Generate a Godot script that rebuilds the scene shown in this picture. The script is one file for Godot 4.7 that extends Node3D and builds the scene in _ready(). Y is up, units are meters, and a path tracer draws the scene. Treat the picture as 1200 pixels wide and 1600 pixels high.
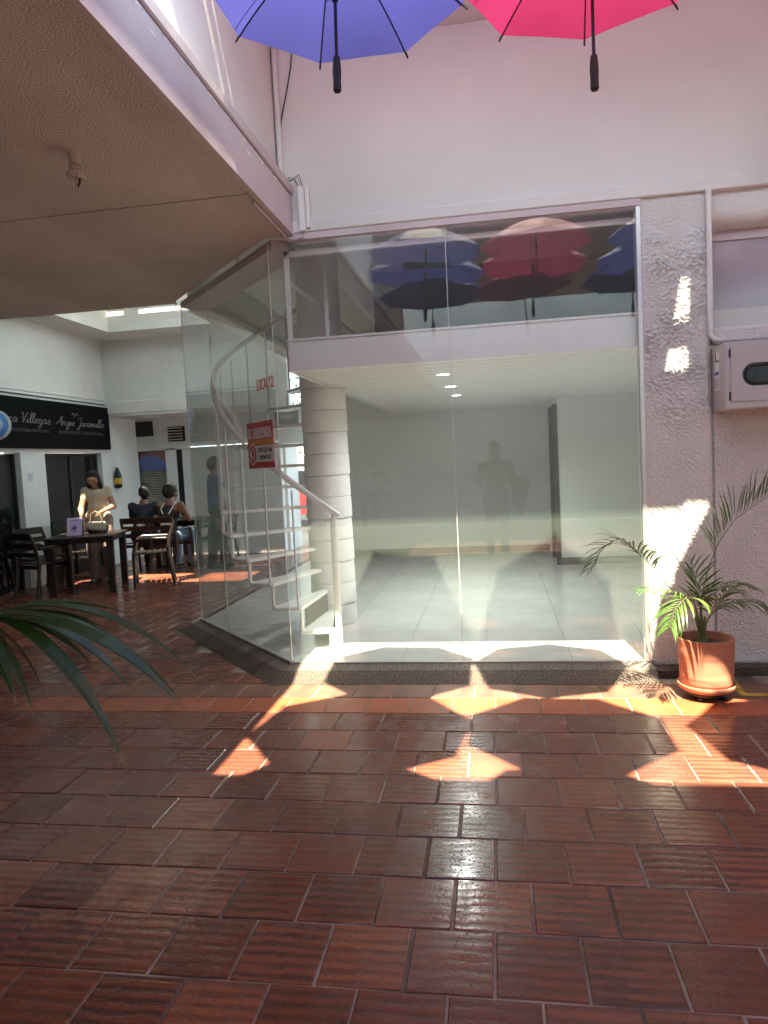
extends Node3D

# ------------------------------------------------------------------ mesh builder
class MB:
	var v := PackedVector3Array()
	var n := PackedVector3Array()
	var u := PackedVector2Array()
	var x := PackedInt32Array()
	func tri(a: Vector3, b: Vector3, c: Vector3) -> void:   # counter-clockwise from outside
		var m := (b - a).cross(c - a).normalized()
		var o := v.size()
		v.append_array([a, b, c])
		n.append_array([m, m, m])
		u.append_array([Vector2(a.x, a.z), Vector2(b.x, b.z), Vector2(c.x, c.z)])
		x.append_array([o, o + 2, o + 1])
	func quad(a: Vector3, b: Vector3, c: Vector3, d: Vector3, fit := false) -> void:
		var m := (b - a).cross(d - a).normalized()
		if m == Vector3.ZERO: m = (c - b).cross(d - b).normalized()
		var o := v.size()
		v.append_array([a, b, c, d])
		n.append_array([m, m, m, m])
		if fit:
			u.append_array([Vector2(0, 1), Vector2(1, 1), Vector2(1, 0), Vector2(0, 0)])
		else:
			for p: Vector3 in [a, b, c, d]:
				if absf(m.y) > 0.6: u.append(Vector2(p.x, p.z))
				elif absf(m.x) > absf(m.z): u.append(Vector2(p.z, -p.y))
				else: u.append(Vector2(p.x, -p.y))
		x.append_array([o, o + 2, o + 1, o, o + 3, o + 2])
	func box(c: Vector3, s: Vector3, b := Basis()) -> void:
		var h := s * 0.5
		var p := []
		for i in 8:
			p.append(c + b * Vector3(h.x * (1 if i & 1 else -1), h.y * (1 if i & 2 else -1), h.z * (1 if i & 4 else -1)))
		quad(p[4], p[5], p[7], p[6]); quad(p[1], p[0], p[2], p[3])
		quad(p[5], p[1], p[3], p[7]); quad(p[0], p[4], p[6], p[2])
		quad(p[6], p[7], p[3], p[2]); quad(p[0], p[1], p[5], p[4])
	func span(lo: Vector3, hi: Vector3) -> void:
		box((lo + hi) * 0.5, hi - lo)
	func bbox(c: Vector3, s: Vector3, e: float, b := Basis()) -> void:   # box with chamfered edges
		var h := s * 0.5
		var P := func(sx: int, sy: int, sz: int, ax: int) -> Vector3:
			var q := Vector3(h.x * sx, h.y * sy, h.z * sz)
			if ax != 0: q.x -= e * sx
			if ax != 1: q.y -= e * sy
			if ax != 2: q.z -= e * sz
			return c + b * q
		for s1: int in [-1, 1]:
			_q(P.call(s1, -1, -1, 0), P.call(s1, 1, -1, 0), P.call(s1, 1, 1, 0), P.call(s1, -1, 1, 0), c)
			_q(P.call(-1, s1, -1, 1), P.call(1, s1, -1, 1), P.call(1, s1, 1, 1), P.call(-1, s1, 1, 1), c)
			_q(P.call(-1, -1, s1, 2), P.call(1, -1, s1, 2), P.call(1, 1, s1, 2), P.call(-1, 1, s1, 2), c)
			for s2: int in [-1, 1]:
				_q(P.call(s1, s2, -1, 0), P.call(s1, s2, 1, 0), P.call(s1, s2, 1, 1), P.call(s1, s2, -1, 1), c)
				_q(P.call(s1, -1, s2, 0), P.call(s1, 1, s2, 0), P.call(s1, 1, s2, 2), P.call(s1, -1, s2, 2), c)
				_q(P.call(-1, s1, s2, 1), P.call(1, s1, s2, 1), P.call(1, s1, s2, 2), P.call(-1, s1, s2, 2), c)
				for s3: int in [-1, 1]:
					_t(P.call(s1, s2, s3, 0), P.call(s1, s2, s3, 1), P.call(s1, s2, s3, 2), c)
	func _q(a: Vector3, b: Vector3, c: Vector3, d: Vector3, mid: Vector3) -> void:
		if (b - a).cross(d - a).dot((a + c) * 0.5 - mid) < 0: quad(a, d, c, b)
		else: quad(a, b, c, d)
	func _t(a: Vector3, b: Vector3, c: Vector3, mid: Vector3) -> void:
		if (b - a).cross(c - a).dot(a - mid) < 0: tri(a, c, b)
		else: tri(a, b, c)
	func prism(poly: PackedVector2Array, y0: float, y1: float) -> void:   # poly in x,z
		var t := Geometry2D.triangulate_polygon(poly)
		for i in range(0, t.size(), 3):
			var a := poly[t[i]]; var b := poly[t[i + 1]]; var c := poly[t[i + 2]]
			if (b - a).cross(c - a) > 0: var w := b; b = c; c = w
			tri(Vector3(a.x, y1, a.y), Vector3(b.x, y1, b.y), Vector3(c.x, y1, c.y))
			tri(Vector3(a.x, y0, a.y), Vector3(c.x, y0, c.y), Vector3(b.x, y0, b.y))
		var area := 0.0
		for i in poly.size(): area += poly[i].cross(poly[(i + 1) % poly.size()])
		for i in poly.size():
			var a := poly[i]; var b := poly[(i + 1) % poly.size()]
			if area > 0: var w := a; a = b; b = w
			quad(Vector3(a.x, y0, a.y), Vector3(b.x, y0, b.y), Vector3(b.x, y1, b.y), Vector3(a.x, y1, a.y))
	func grid(rows: Array, closed := false) -> void:   # rows of points, smooth normals
		var o := v.size()
		var R := rows.size(); var Cn: int = rows[0].size()
		for r in R:
			for c in Cn:
				var p: Vector3 = rows[r][c]
				var a: Vector3 = rows[r][(c + 1) % Cn if closed else mini(c + 1, Cn - 1)] - rows[r][(c - 1 + Cn) % Cn if closed else maxi(c - 1, 0)]
				var b: Vector3 = rows[mini(r + 1, R - 1)][c] - rows[maxi(r - 1, 0)][c]
				v.append(p); n.append(a.cross(b).normalized()); u.append(Vector2(float(c) / maxf(1, Cn - 1), float(r) / maxf(1, R - 1)))
		for r in R - 1:
			for c in (Cn if closed else Cn - 1):
				var i0 := o + r * Cn + c; var i1 := o + r * Cn + (c + 1) % Cn
				x.append_array([i0, i0 + Cn, i1, i1, i0 + Cn, i1 + Cn])
	func tube(pts: Array, rad: Variant, sides := 8, caps := true) -> void:
		var rows := []
		var ref := Vector3.UP
		for i in pts.size():
			var t: Vector3 = (pts[mini(i + 1, pts.size() - 1)] - pts[maxi(i - 1, 0)]).normalized()
			if absf(t.dot(ref)) > 0.95: ref = Vector3(0.9, 0.1, 0.3).normalized() if absf(t.dot(Vector3(0.9, 0.1, 0.3).normalized())) < 0.95 else Vector3.UP
			var a := t.cross(ref).normalized(); var b := a.cross(t).normalized()
			ref = b
			var r: float = rad[i] if rad is Array else rad
			var row := []
			for k in sides:
				var w := TAU * k / sides
				row.append(pts[i] + (a * cos(w) + b * sin(w)) * r)
			rows.append(row)
		grid(rows, true)
		if caps:
			for e: int in [0, pts.size() - 1]:
				for k in sides:
					_t(pts[e], rows[e][k], rows[e][(k + 1) % sides], (pts[0] + pts[pts.size() - 1]) * 0.5)
	func lathe(c: Vector3, prof: Array, segs := 24, b := Basis()) -> void:   # prof of (radius, height), going up on the outside
		var rows := []
		for q: Vector2 in prof:
			var row := []
			for k in segs:
				var w := -TAU * k / segs
				row.append(c + b * Vector3(cos(w) * q.x, q.y, sin(w) * q.x))
			rows.append(row)
		grid(rows, true)
	func mesh() -> ArrayMesh:
		var arr := []; arr.resize(Mesh.ARRAY_MAX)
		arr[Mesh.ARRAY_VERTEX] = v; arr[Mesh.ARRAY_NORMAL] = n; arr[Mesh.ARRAY_TEX_UV] = u; arr[Mesh.ARRAY_INDEX] = x
		var m := ArrayMesh.new()
		m.add_surface_from_arrays(Mesh.PRIMITIVE_TRIANGLES, arr)
		return m

# ------------------------------------------------------------------ scene helpers
var M := {}
var used := {}
var rng := RandomNumberGenerator.new()
const ZG := -4.934

func numbered(called: String) -> String:
	var k: int = used.get(called, 0)
	used[called] = k + 1
	return called if k == 0 else "%s_%03d" % [called, k]

func put(called: String, mb: Variant, mat: Material, parent: Node = null) -> MeshInstance3D:
	var o := MeshInstance3D.new()
	o.mesh = mb.mesh() if mb is MB else mb
	o.material_override = mat
	if parent == null:
		o.name = numbered(called); add_child(o)
	else:
		o.name = called; parent.add_child(o, true)
	return o

func tag(o: Node, label: String, category := "", group := "", kind := "") -> Node:
	if label: o.set_meta("label", label)
	if category: o.set_meta("category", category)
	if group: o.set_meta("group", group)
	if kind: o.set_meta("kind", kind)
	return o

func thing(called: String, label: String, category: String, at := Vector3.ZERO, turn := 0.0, group := "") -> Node3D:
	var o := Node3D.new()
	o.name = numbered(called); add_child(o)
	o.position = at; o.rotation.y = turn
	tag(o, label, category, group)
	return o

func setting(called: String) -> Node3D:
	var o := Node3D.new(); o.name = numbered(called); add_child(o); o.set_meta("kind", "structure"); return o

func copy(o: Node3D, label: String, at: Vector3, turn := 0.0) -> Node3D:
	var c: Node3D = o.duplicate()
	c.name = numbered(String(o.name).trim_suffix("_001")); add_child(c)
	c.position = at; c.rotation.y = turn
	c.set_meta("label", label)
	return c

func lin(r: float, g: float, b: float) -> Color:
	return Color(r, g, b).linear_to_srgb()

func mat(c: Color, rough := 0.7, metal := 0.0) -> StandardMaterial3D:
	var m := StandardMaterial3D.new()
	m.albedo_color = c; m.roughness = rough; m.metallic = metal
	return m

func noise_img(w: int, h: int, f: float, seed_: int, oct := 4, sx := 1.0, sy := 1.0) -> PackedFloat32Array:   # tiles in x and y, 0..1
	var nz := FastNoiseLite.new(); nz.seed = seed_; nz.frequency = 0.5 * f / w; nz.fractal_octaves = oct; nz.noise_type = FastNoiseLite.TYPE_SIMPLEX_SMOOTH
	var iw := int(w * sx) if sx != 1.0 else w; var ih := int(h * sy) if sy != 1.0 else h
	var im := nz.get_seamless_image(maxi(8, iw), maxi(8, ih), false, false, 0.15, true)
	if iw != w or ih != h: im.resize(w, h, Image.INTERPOLATE_CUBIC)
	im.convert(Image.FORMAT_L8)
	var out := PackedFloat32Array(); out.resize(w * h)
	var by := im.get_data()
	for i in w * h: out[i] = by[i] / 255.0
	return out

func tex(im: Image) -> ImageTexture:
	im.generate_mipmaps()
	return ImageTexture.create_from_image(im)

func noise_tex(w: int, f: float, seed_: int, a: Color, b: Color, oct := 5, gain := 1.0) -> ImageTexture:
	var d := noise_img(w, w, f, seed_, oct)
	var im := Image.create_empty(w, w, false, Image.FORMAT_RGB8)
	for j in w:
		for i in w: im.set_pixel(i, j, a.lerp(b, clampf((d[j * w + i] - 0.5) * gain + 0.5, 0, 1)))
	return tex(im)

func bump_tex(w: int, f: float, seed_: int, strength: float, oct := 5, sx := 1.0, sy := 1.0) -> ImageTexture:
	var d := noise_img(w, w, f, seed_, oct, sx, sy)
	var im := Image.create_empty(w, w, false, Image.FORMAT_RGB8)
	for j in w:
		for i in w: var q := d[j * w + i]; im.set_pixel(i, j, Color(q, q, q))
	im.bump_map_to_normal_map(strength)
	return tex(im)

func plaster(c: Color, vary: float, seed_: int, scale: float, bump: Texture2D, bump_amount: float, rough := 0.85) -> StandardMaterial3D:
	var m := mat(Color.WHITE, rough)
	m.albedo_texture = noise_tex(256, 1.6, seed_, c.darkened(vary), c.lightened(vary * 0.5), 6, 1.4)
	m.uv1_triplanar = true; m.uv1_world_triplanar = true; m.uv1_scale = Vector3.ONE * scale
	if bump:
		m.normal_enabled = true; m.normal_texture = bump; m.normal_scale = bump_amount
	return m

func words(text: String, height: float, m: Material, parent: Node, at: Vector3, basis: Basis, called := "lettering", bold := false, serif := false, width := 0.0) -> MeshInstance3D:
	var f := SystemFont.new(); f.font_names = PackedStringArray(["Droid Serif" if serif else "Droid Sans"])
	f.font_weight = 700 if bold else 400
	var t := TextMesh.new(); t.text = text; t.font = f; t.font_size = 48; t.pixel_size = height / 36.0; t.depth = 0.002; t.curve_step = 2.0
	var o := put(called, t, m, parent)
	var b := basis
	if width > 0.0: b = basis * Basis.from_scale(Vector3(width / maxf(0.001, t.get_aabb().size.x), 1, 1))
	o.transform = Transform3D(b, at)
	return o

# ------------------------------------------------------------------ smooth bodies
func smooth_body(mb: MB, bones: Array, cell: float, k: float) -> void:
	var lo := Vector3.ONE * 1e9; var hi := -lo
	for q: Array in bones:
		var rr: float = maxf(q[1], q[3])
		for p: Vector3 in [q[0], q[2]]:
			lo = lo.min(p - Vector3.ONE * rr); hi = hi.max(p + Vector3.ONE * rr)
	lo -= Vector3.ONE * cell * 3; hi += Vector3.ONE * cell * 3
	var nx := int((hi.x - lo.x) / cell) + 2; var ny := int((hi.y - lo.y) / cell) + 2; var nz := int((hi.z - lo.z) / cell) + 2
	var f := PackedFloat32Array(); f.resize(nx * ny * nz); f.fill(0.3)
	for q: Array in bones:
		var a: Vector3 = q[0]; var b: Vector3 = q[2]; var ra: float = q[1]; var rb: float = q[3]
		var ab := b - a; var l2 := maxf(ab.length_squared(), 1e-9)
		var mr := maxf(ra, rb) + k + cell * 2
		var l := ((a.min(b) - Vector3.ONE * mr) - lo) / cell; var h := ((a.max(b) + Vector3.ONE * mr) - lo) / cell
		for kz in range(maxi(0, int(l.z)), mini(nz, int(h.z) + 1)):
			for ky in range(maxi(0, int(l.y)), mini(ny, int(h.y) + 1)):
				for kx in range(maxi(0, int(l.x)), mini(nx, int(h.x) + 1)):
					var p := lo + Vector3(kx, ky, kz) * cell
					var t := clampf((p - a).dot(ab) / l2, 0, 1)
					var d := p.distance_to(a + ab * t) - (ra + (rb - ra) * t)
					var i := (kz * ny + ky) * nx + kx
					var e := f[i]
					var hh := clampf(0.5 + 0.5 * (e - d) / k, 0, 1)
					f[i] = e + (d - e) * hh - k * hh * (1 - hh)
	var id := PackedInt32Array(); id.resize(nx * ny * nz); id.fill(-1)
	var off := [0, 1, nx, nx + 1, nx * ny, nx * ny + 1, nx * ny + nx, nx * ny + nx + 1]
	var edges := [[0, 1], [2, 3], [4, 5], [6, 7], [0, 2], [1, 3], [4, 6], [5, 7], [0, 4], [1, 5], [2, 6], [3, 7]]
	var at := [Vector3(0, 0, 0), Vector3(1, 0, 0), Vector3(0, 1, 0), Vector3(1, 1, 0), Vector3(0, 0, 1), Vector3(1, 0, 1), Vector3(0, 1, 1), Vector3(1, 1, 1)]
	for kz in nz - 1:
		for ky in ny - 1:
			for kx in nx - 1:
				var i := (kz * ny + ky) * nx + kx
				if absf(f[i]) > cell * 2.5: continue
				var s := 0
				for c in 8:
					if f[i + off[c]] < 0: s += 1
				if s == 0 or s == 8: continue
				var sum := Vector3.ZERO; var cnt := 0
				for e: Array in edges:
					var d0 := f[i + off[e[0]]]; var d1 := f[i + off[e[1]]]
					if (d0 < 0) != (d1 < 0):
						sum += (at[e[0]] as Vector3).lerp(at[e[1]], d0 / (d0 - d1)); cnt += 1
				var g := Vector3(f[i + 1] + f[i + off[3]] + f[i + off[5]] + f[i + off[7]] - f[i] - f[i + off[2]] - f[i + off[4]] - f[i + off[6]],
					f[i + off[2]] + f[i + off[3]] + f[i + off[6]] + f[i + off[7]] - f[i] - f[i + off[1]] - f[i + off[4]] - f[i + off[5]],
					f[i + off[4]] + f[i + off[5]] + f[i + off[6]] + f[i + off[7]] - f[i] - f[i + off[1]] - f[i + off[2]] - f[i + off[3]])
				id[i] = mb.v.size()
				mb.v.append(lo + (Vector3(kx, ky, kz) + sum / cnt) * cell); mb.n.append(g.normalized()); mb.u.append(Vector2(kx, ky) * cell)
	var st := [1, nx, nx * ny]
	for kz in range(1, nz - 1):
		for ky in range(1, ny - 1):
			for kx in range(1, nx - 1):
				var i := (kz * ny + ky) * nx + kx
				if absf(f[i]) > cell * 2: continue
				for ax in 3:
					var j: int = i + st[ax]
					if (f[i] < 0) == (f[j] < 0): continue
					var b1: int = st[(ax + 1) % 3]; var b2: int = st[(ax + 2) % 3]
					var q := [id[i], id[i - b1], id[i - b1 - b2], id[i - b2]]
					if q.min() < 0: continue
					if f[i] < 0: mb.x.append_array([q[0], q[2], q[1], q[0], q[3], q[2]])
					else: mb.x.append_array([q[0], q[1], q[2], q[0], q[2], q[3]])

func hand_bones(w: Vector3, fwd: Vector3, up: Vector3, side: float) -> Array:   # wrist, direction of fingers, back of hand, +1 when the thumb leaves to fwd x up
	var r := fwd.cross(up).normalized() * side
	var palm := w + fwd * 0.075
	var o := [[w, 0.021, w + fwd * 0.03, 0.022]]
	for i in 4:
		var s := (1.5 - i) * 0.019
		var k := palm + r * s
		var ln: float = [0.036, 0.042, 0.039, 0.029][i]
		o.append([w + fwd * 0.02 + r * s * 0.7, 0.015, k, 0.0115])
		var k2 := k + (fwd * 0.93 - up * 0.35).normalized() * ln
		var k3 := k2 + (fwd * 0.55 - up * 0.83).normalized() * ln * 0.85
		o.append([k, 0.0095, k2, 0.0085]); o.append([k2, 0.0085, k3, 0.007])
	var t1 := w + fwd * 0.02 + r * 0.022; var t2 := t1 + (fwd * 0.6 + r * 0.8 - up * 0.2).normalized() * 0.042
	o.append([t1, 0.014, t2, 0.011]); o.append([t2, 0.0105, t2 + (fwd * 0.9 - up * 0.3).normalized() * 0.032, 0.0085])
	return o

# ------------------------------------------------------------------ build
func _ready() -> void:
	rng.seed = 4711
	var cam := Camera3D.new(); cam.name = "camera"
	cam.position = Vector3(0, 1.52, 0)
	cam.rotation_degrees = Vector3(-4.069, 9.055, -2.874)
	cam.fov = 71.611; cam.near = 0.03; cam.far = 800.0
	add_child(cam); cam.current = true
	var env := Environment.new()
	env.background_mode = Environment.BG_SKY
	var sm := ProceduralSkyMaterial.new()
	sm.sky_top_color = Color(0.68, 0.78, 0.83); sm.sky_horizon_color = Color(0.86, 0.92, 0.93); sm.sky_curve = 0.16
	sm.ground_bottom_color = Color(0.32, 0.30, 0.27); sm.ground_horizon_color = Color(0.62, 0.62, 0.60)
	sm.sky_energy_multiplier = 1.0
	var sky := Sky.new(); sky.sky_material = sm
	env.sky = sky
	env.tonemap_mode = Environment.TONE_MAPPER_LINEAR
	env.tonemap_exposure = 7.0
	env.sdfgi_enabled = true; env.ssao_enabled = true; env.ssil_enabled = true
	var we := WorldEnvironment.new(); we.name = "world"; we.environment = env; add_child(we)
	var sun := DirectionalLight3D.new(); sun.name = "sun"
	sun.light_energy = 1.6; sun.light_color = Color(1.0, 0.955, 0.83); sun.light_angular_distance = 0.6; sun.shadow_enabled = true
	add_child(sun); sun.look_at_from_position(Vector3.ZERO, Vector3(-0.042, -1.0, -0.55), Vector3.UP)

	make_materials()
	build_ground()
	build_front_building()
	build_shop()
	build_canopy_and_roof()
	build_far_court()
	build_stairs()
	build_storefront_glass()
	build_umbrellas()
	build_pot_palm()
	build_fan_palm()
	build_cafe()
	build_people()
	build_street()
	build_small_things()

func make_materials() -> void:
	var fine := bump_tex(256, 14.0, 5, 3.0, 5)
	M.fine = fine
	M.wall = plaster(lin(0.80, 0.79, 0.765), 0.075, 11, 0.35, fine, 0.12)
	M.soffit = plaster(lin(0.68, 0.60, 0.54), 0.07, 12, 0.4, bump_tex(512, 150.0, 15, 6.0, 3), 0.9)
	M.soffit.uv1_scale = Vector3.ONE * 0.9
	M.fascia = plaster(lin(0.62, 0.53, 0.55), 0.08, 14, 0.5, fine, 0.06)
	M.stucco = plaster(lin(0.80, 0.78, 0.755), 0.06, 13, 0.9, bump_tex(512, 130.0, 25, 6.0, 3), 0.6, 0.9)
	M.roughwall = plaster(lin(0.76, 0.735, 0.73), 0.06, 17, 0.8, bump_tex(512, 110.0, 26, 7.0, 3), 0.9, 0.9)
	M.inwall = plaster(lin(0.76, 0.78, 0.75), 0.05, 18, 0.3, null, 0.0)
	M.farwall = plaster(lin(0.76, 0.765, 0.745), 0.08, 19, 0.4, fine, 0.2)
	M.white = mat(lin(0.78, 0.765, 0.76), 0.45)
	M.whitemetal = mat(lin(0.80, 0.79, 0.77), 0.38)
	M.plank = mat(lin(0.68, 0.66, 0.63), 0.5)
	M.chip = mat(lin(0.85, 0.84, 0.80), 0.8)
	M.dark = mat(lin(0.012, 0.011, 0.012), 0.35)
	M.rubber = mat(lin(0.016, 0.014, 0.016), 0.6)
	M.wood_dark = mat(lin(0.020, 0.014, 0.012), 0.32)
	M.alu = mat(lin(0.62, 0.61, 0.60), 0.35, 0.7)
	M.glass = glass(Color(0.36, 0.52, 0.50), 0.055)
	M.glass_dust_veil = glass(Color(0.66, 0.72, 0.68), 0.05)  # pale film: dust plus a painted veil of reflected light
	M.silicone = mat(lin(0.75, 0.76, 0.72), 0.3)
	M.darkglass = mat(lin(0.012, 0.014, 0.015), 0.04)
	M.black = mat(lin(0.006, 0.007, 0.008), 0.75); M.black.metallic_specular = 0.2
	M.cable = mat(lin(0.02, 0.02, 0.02), 0.6)
	M.shade_metal = mat(lin(0.03, 0.03, 0.033), 0.35, 0.6)
	# washed gravel
	var g := mat(Color.WHITE, 0.75)
	var d1 := noise_img(256, 256, 30.0, 31, 2); var d2 := noise_img(256, 256, 3.0, 32, 4)
	var im := Image.create_empty(256, 256, false, Image.FORMAT_RGB8)
	for j in 256:
		for i in 256:
			var q := clampf((d1[j * 256 + i] - 0.5) * 2.6 + 0.5, 0, 1)
			im.set_pixel(i, j, lin(0.06, 0.048, 0.042).lerp(lin(0.34, 0.29, 0.26), q * (0.6 + 0.4 * d2[j * 256 + i])))
	g.albedo_texture = tex(im); g.uv1_triplanar = true; g.uv1_world_triplanar = true; g.uv1_scale = Vector3.ONE * 5.0
	g.normal_enabled = true; g.normal_texture = bump_tex(256, 30.0, 31, 9.0, 2); g.normal_scale = 1.0
	M.gravel = g
	var mm: StandardMaterial3D = g.duplicate()
	mm.albedo_color = Color(0.82, 0.78, 0.75)
	M.mortar = mm
	var gr := plaster(lin(0.30, 0.245, 0.215), 0.35, 33, 1.6, fine, 0.6, 0.9)
	gr.albedo_color = Color(1.0, 0.98, 0.95)
	M.grout = gr
	# fired clay tiles: streaks across, in variants
	M.tiles = []; M.orange = []
	for k in 6:
		var w := 256
		var wob := noise_img(w, w, 1.2, 40 + k, 3); var spk := noise_img(w, w, 34.0, 60 + k, 2); var big := noise_img(w, w, 0.9, 80 + k, 4)
		var fn := FastNoiseLite.new(); fn.seed = 90 + k; fn.frequency = 1.0; fn.fractal_octaves = 3
		var col := Image.create_empty(w, w, false, Image.FORMAT_RGB8); var hgt := Image.create_empty(w, w, false, Image.FORMAT_RGB8); var rgh := Image.create_empty(w, w, false, Image.FORMAT_RGB8)
		var base: Color = [lin(0.30, 0.092, 0.053), lin(0.275, 0.088, 0.053), lin(0.32, 0.102, 0.058), lin(0.26, 0.088, 0.056), lin(0.335, 0.115, 0.062), lin(0.285, 0.095, 0.057)][k]
		var deep: Color = [lin(0.12, 0.042, 0.030), lin(0.13, 0.046, 0.033), lin(0.14, 0.048, 0.033), lin(0.135, 0.050, 0.036), lin(0.16, 0.058, 0.038), lin(0.115, 0.042, 0.031)][k]
		for j in w:
			for i in w:
				var q := j * w + i
				var t := (float(j) / w) * 6.0 + (wob[q] - 0.5) * 0.16
				var s := 0.5 + 0.5 * sin(t * TAU)
				s = clampf(s * 0.95 + fn.get_noise_2d(t * 1.1, float(i) / w * 0.9) * 0.65 - 0.03, 0, 1)
				var pit := clampf((spk[q] - 0.62) * 5.0, 0, 1)
				var c := base.lerp(deep, clampf(s * [1.15, 0.85, 1.05, 0.75, 0.95, 1.15][k] - 0.05 + (big[q] - 0.5) * 0.5, 0, 1)).lerp(deep.darkened(0.4), pit * 0.55)
				col.set_pixel(i, j, c)
				var hh := 0.55 - s * 0.30 - pit * 0.12 + (big[q] - 0.5) * 0.25
				hgt.set_pixel(i, j, Color(hh, hh, hh))
				var ro := clampf(0.17 + s * 0.07 + pit * 0.25 + (big[q] - 0.5) * 0.24, 0.09, 0.8)
				rgh.set_pixel(i, j, Color(ro, ro, ro))
		hgt.bump_map_to_normal_map(6.0)
		var m := mat(Color.WHITE, 1.0)
		m.albedo_texture = tex(col); m.normal_enabled = true; m.normal_texture = tex(hgt); m.normal_scale = 0.2
		m.roughness_texture = tex(rgh); m.roughness_texture_channel = BaseMaterial3D.TEXTURE_CHANNEL_RED
		M.tiles.append(m)
		var m2: StandardMaterial3D = m.duplicate(); m2.albedo_color = Color(0.90, 0.88, 0.88); m2.normal_scale = 0.28
		M.tiles.append(m2)
	for k in 3:
		var m := mat(Color.WHITE, 0.34)
		m.albedo_texture = noise_tex(128, 1.5, 120 + k, [lin(0.33, 0.085, 0.038), lin(0.37, 0.10, 0.042), lin(0.25, 0.072, 0.043)][k], [lin(0.42, 0.115, 0.05), lin(0.45, 0.125, 0.053), lin(0.32, 0.098, 0.055)][k], 5, 1.6)
		m.normal_enabled = true; m.normal_texture = fine; m.normal_scale = 0.15
		M.orange.append(m)
	var br := mat(Color.WHITE, 0.42)
	br.albedo_texture = noise_tex(128, 1.7, 131, lin(0.15, 0.075, 0.055), lin(0.23, 0.11, 0.075), 5, 1.5)
	M.browntile = br
	M.porcelain = mat(Color.WHITE, 0.16)
	M.porcelain.albedo_texture = noise_tex(256, 1.2, 141, lin(0.53, 0.54, 0.51), lin(0.61, 0.62, 0.59), 6, 1.3)
	M.terracotta = mat(Color.WHITE, 0.7)
	M.terracotta.albedo_texture = noise_tex(256, 2.0, 151, lin(0.42, 0.155, 0.095), lin(0.52, 0.21, 0.13), 6, 1.5)
	M.terracotta.normal_enabled = true; M.terracotta.normal_texture = bump_tex(128, 3.0, 152, 3.0, 4, 0.4, 8.0); M.terracotta.normal_scale = 0.25
	M.soil = plaster(lin(0.035, 0.024, 0.017), 0.5, 155, 6.0, M.fine, 1.0, 1.0)
	M.yellow = plaster(lin(0.62, 0.40, 0.045), 0.15, 157, 4.0, M.fine, 0.3, 0.6)
	M.skin = mat(lin(0.30, 0.16, 0.10), 0.5); M.skin2 = mat(lin(0.20, 0.10, 0.06), 0.5)
	M.hair = mat(lin(0.010, 0.007, 0.006), 0.75)
	var lf := noise_tex(128, 3.0, 161, lin(0.045, 0.10, 0.022), lin(0.10, 0.17, 0.035), 4, 1.4)
	M.leaf = mat(Color.WHITE, 0.35); M.leaf.albedo_texture = lf; M.leaf.backlight_enabled = true; M.leaf.backlight = lin(0.07, 0.12, 0.02); M.leaf.cull_mode = BaseMaterial3D.CULL_DISABLED
	M.leaf_old = mat(lin(0.20, 0.21, 0.06), 0.45); M.leaf_old.backlight_enabled = true; M.leaf_old.backlight = lin(0.3, 0.3, 0.08); M.leaf_old.cull_mode = BaseMaterial3D.CULL_DISABLED
	M.fan = mat(lin(0.022, 0.055, 0.014), 0.33); M.fan.backlight_enabled = true; M.fan.backlight = lin(0.03, 0.06, 0.012); M.fan.cull_mode = BaseMaterial3D.CULL_DISABLED
	M.fantip = mat(lin(0.24, 0.135, 0.075), 0.7); M.fantip.cull_mode = BaseMaterial3D.CULL_DISABLED
	M.stem = mat(lin(0.12, 0.14, 0.05), 0.5)
	M.bark = plaster(lin(0.10, 0.075, 0.055), 0.3, 165, 2.0, M.fine, 1.0)
	M.asphalt = plaster(lin(0.055, 0.053, 0.052), 0.2, 171, 0.5, M.fine, 0.5)

func glass(c: Color, a: float) -> StandardMaterial3D:
	var m := mat(Color(c.r, c.g, c.b, a), 0.0)
	m.transparency = BaseMaterial3D.TRANSPARENCY_ALPHA
	m.metallic_specular = 0.5
	return m

# ------------------------------------------------------------------ ground and tiles
const A2 := Vector2(-1.522, ZG)      # glass corner (x, z)
const B2 := Vector2(-2.85, -6.40)    # far end of the slanting glass

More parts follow.
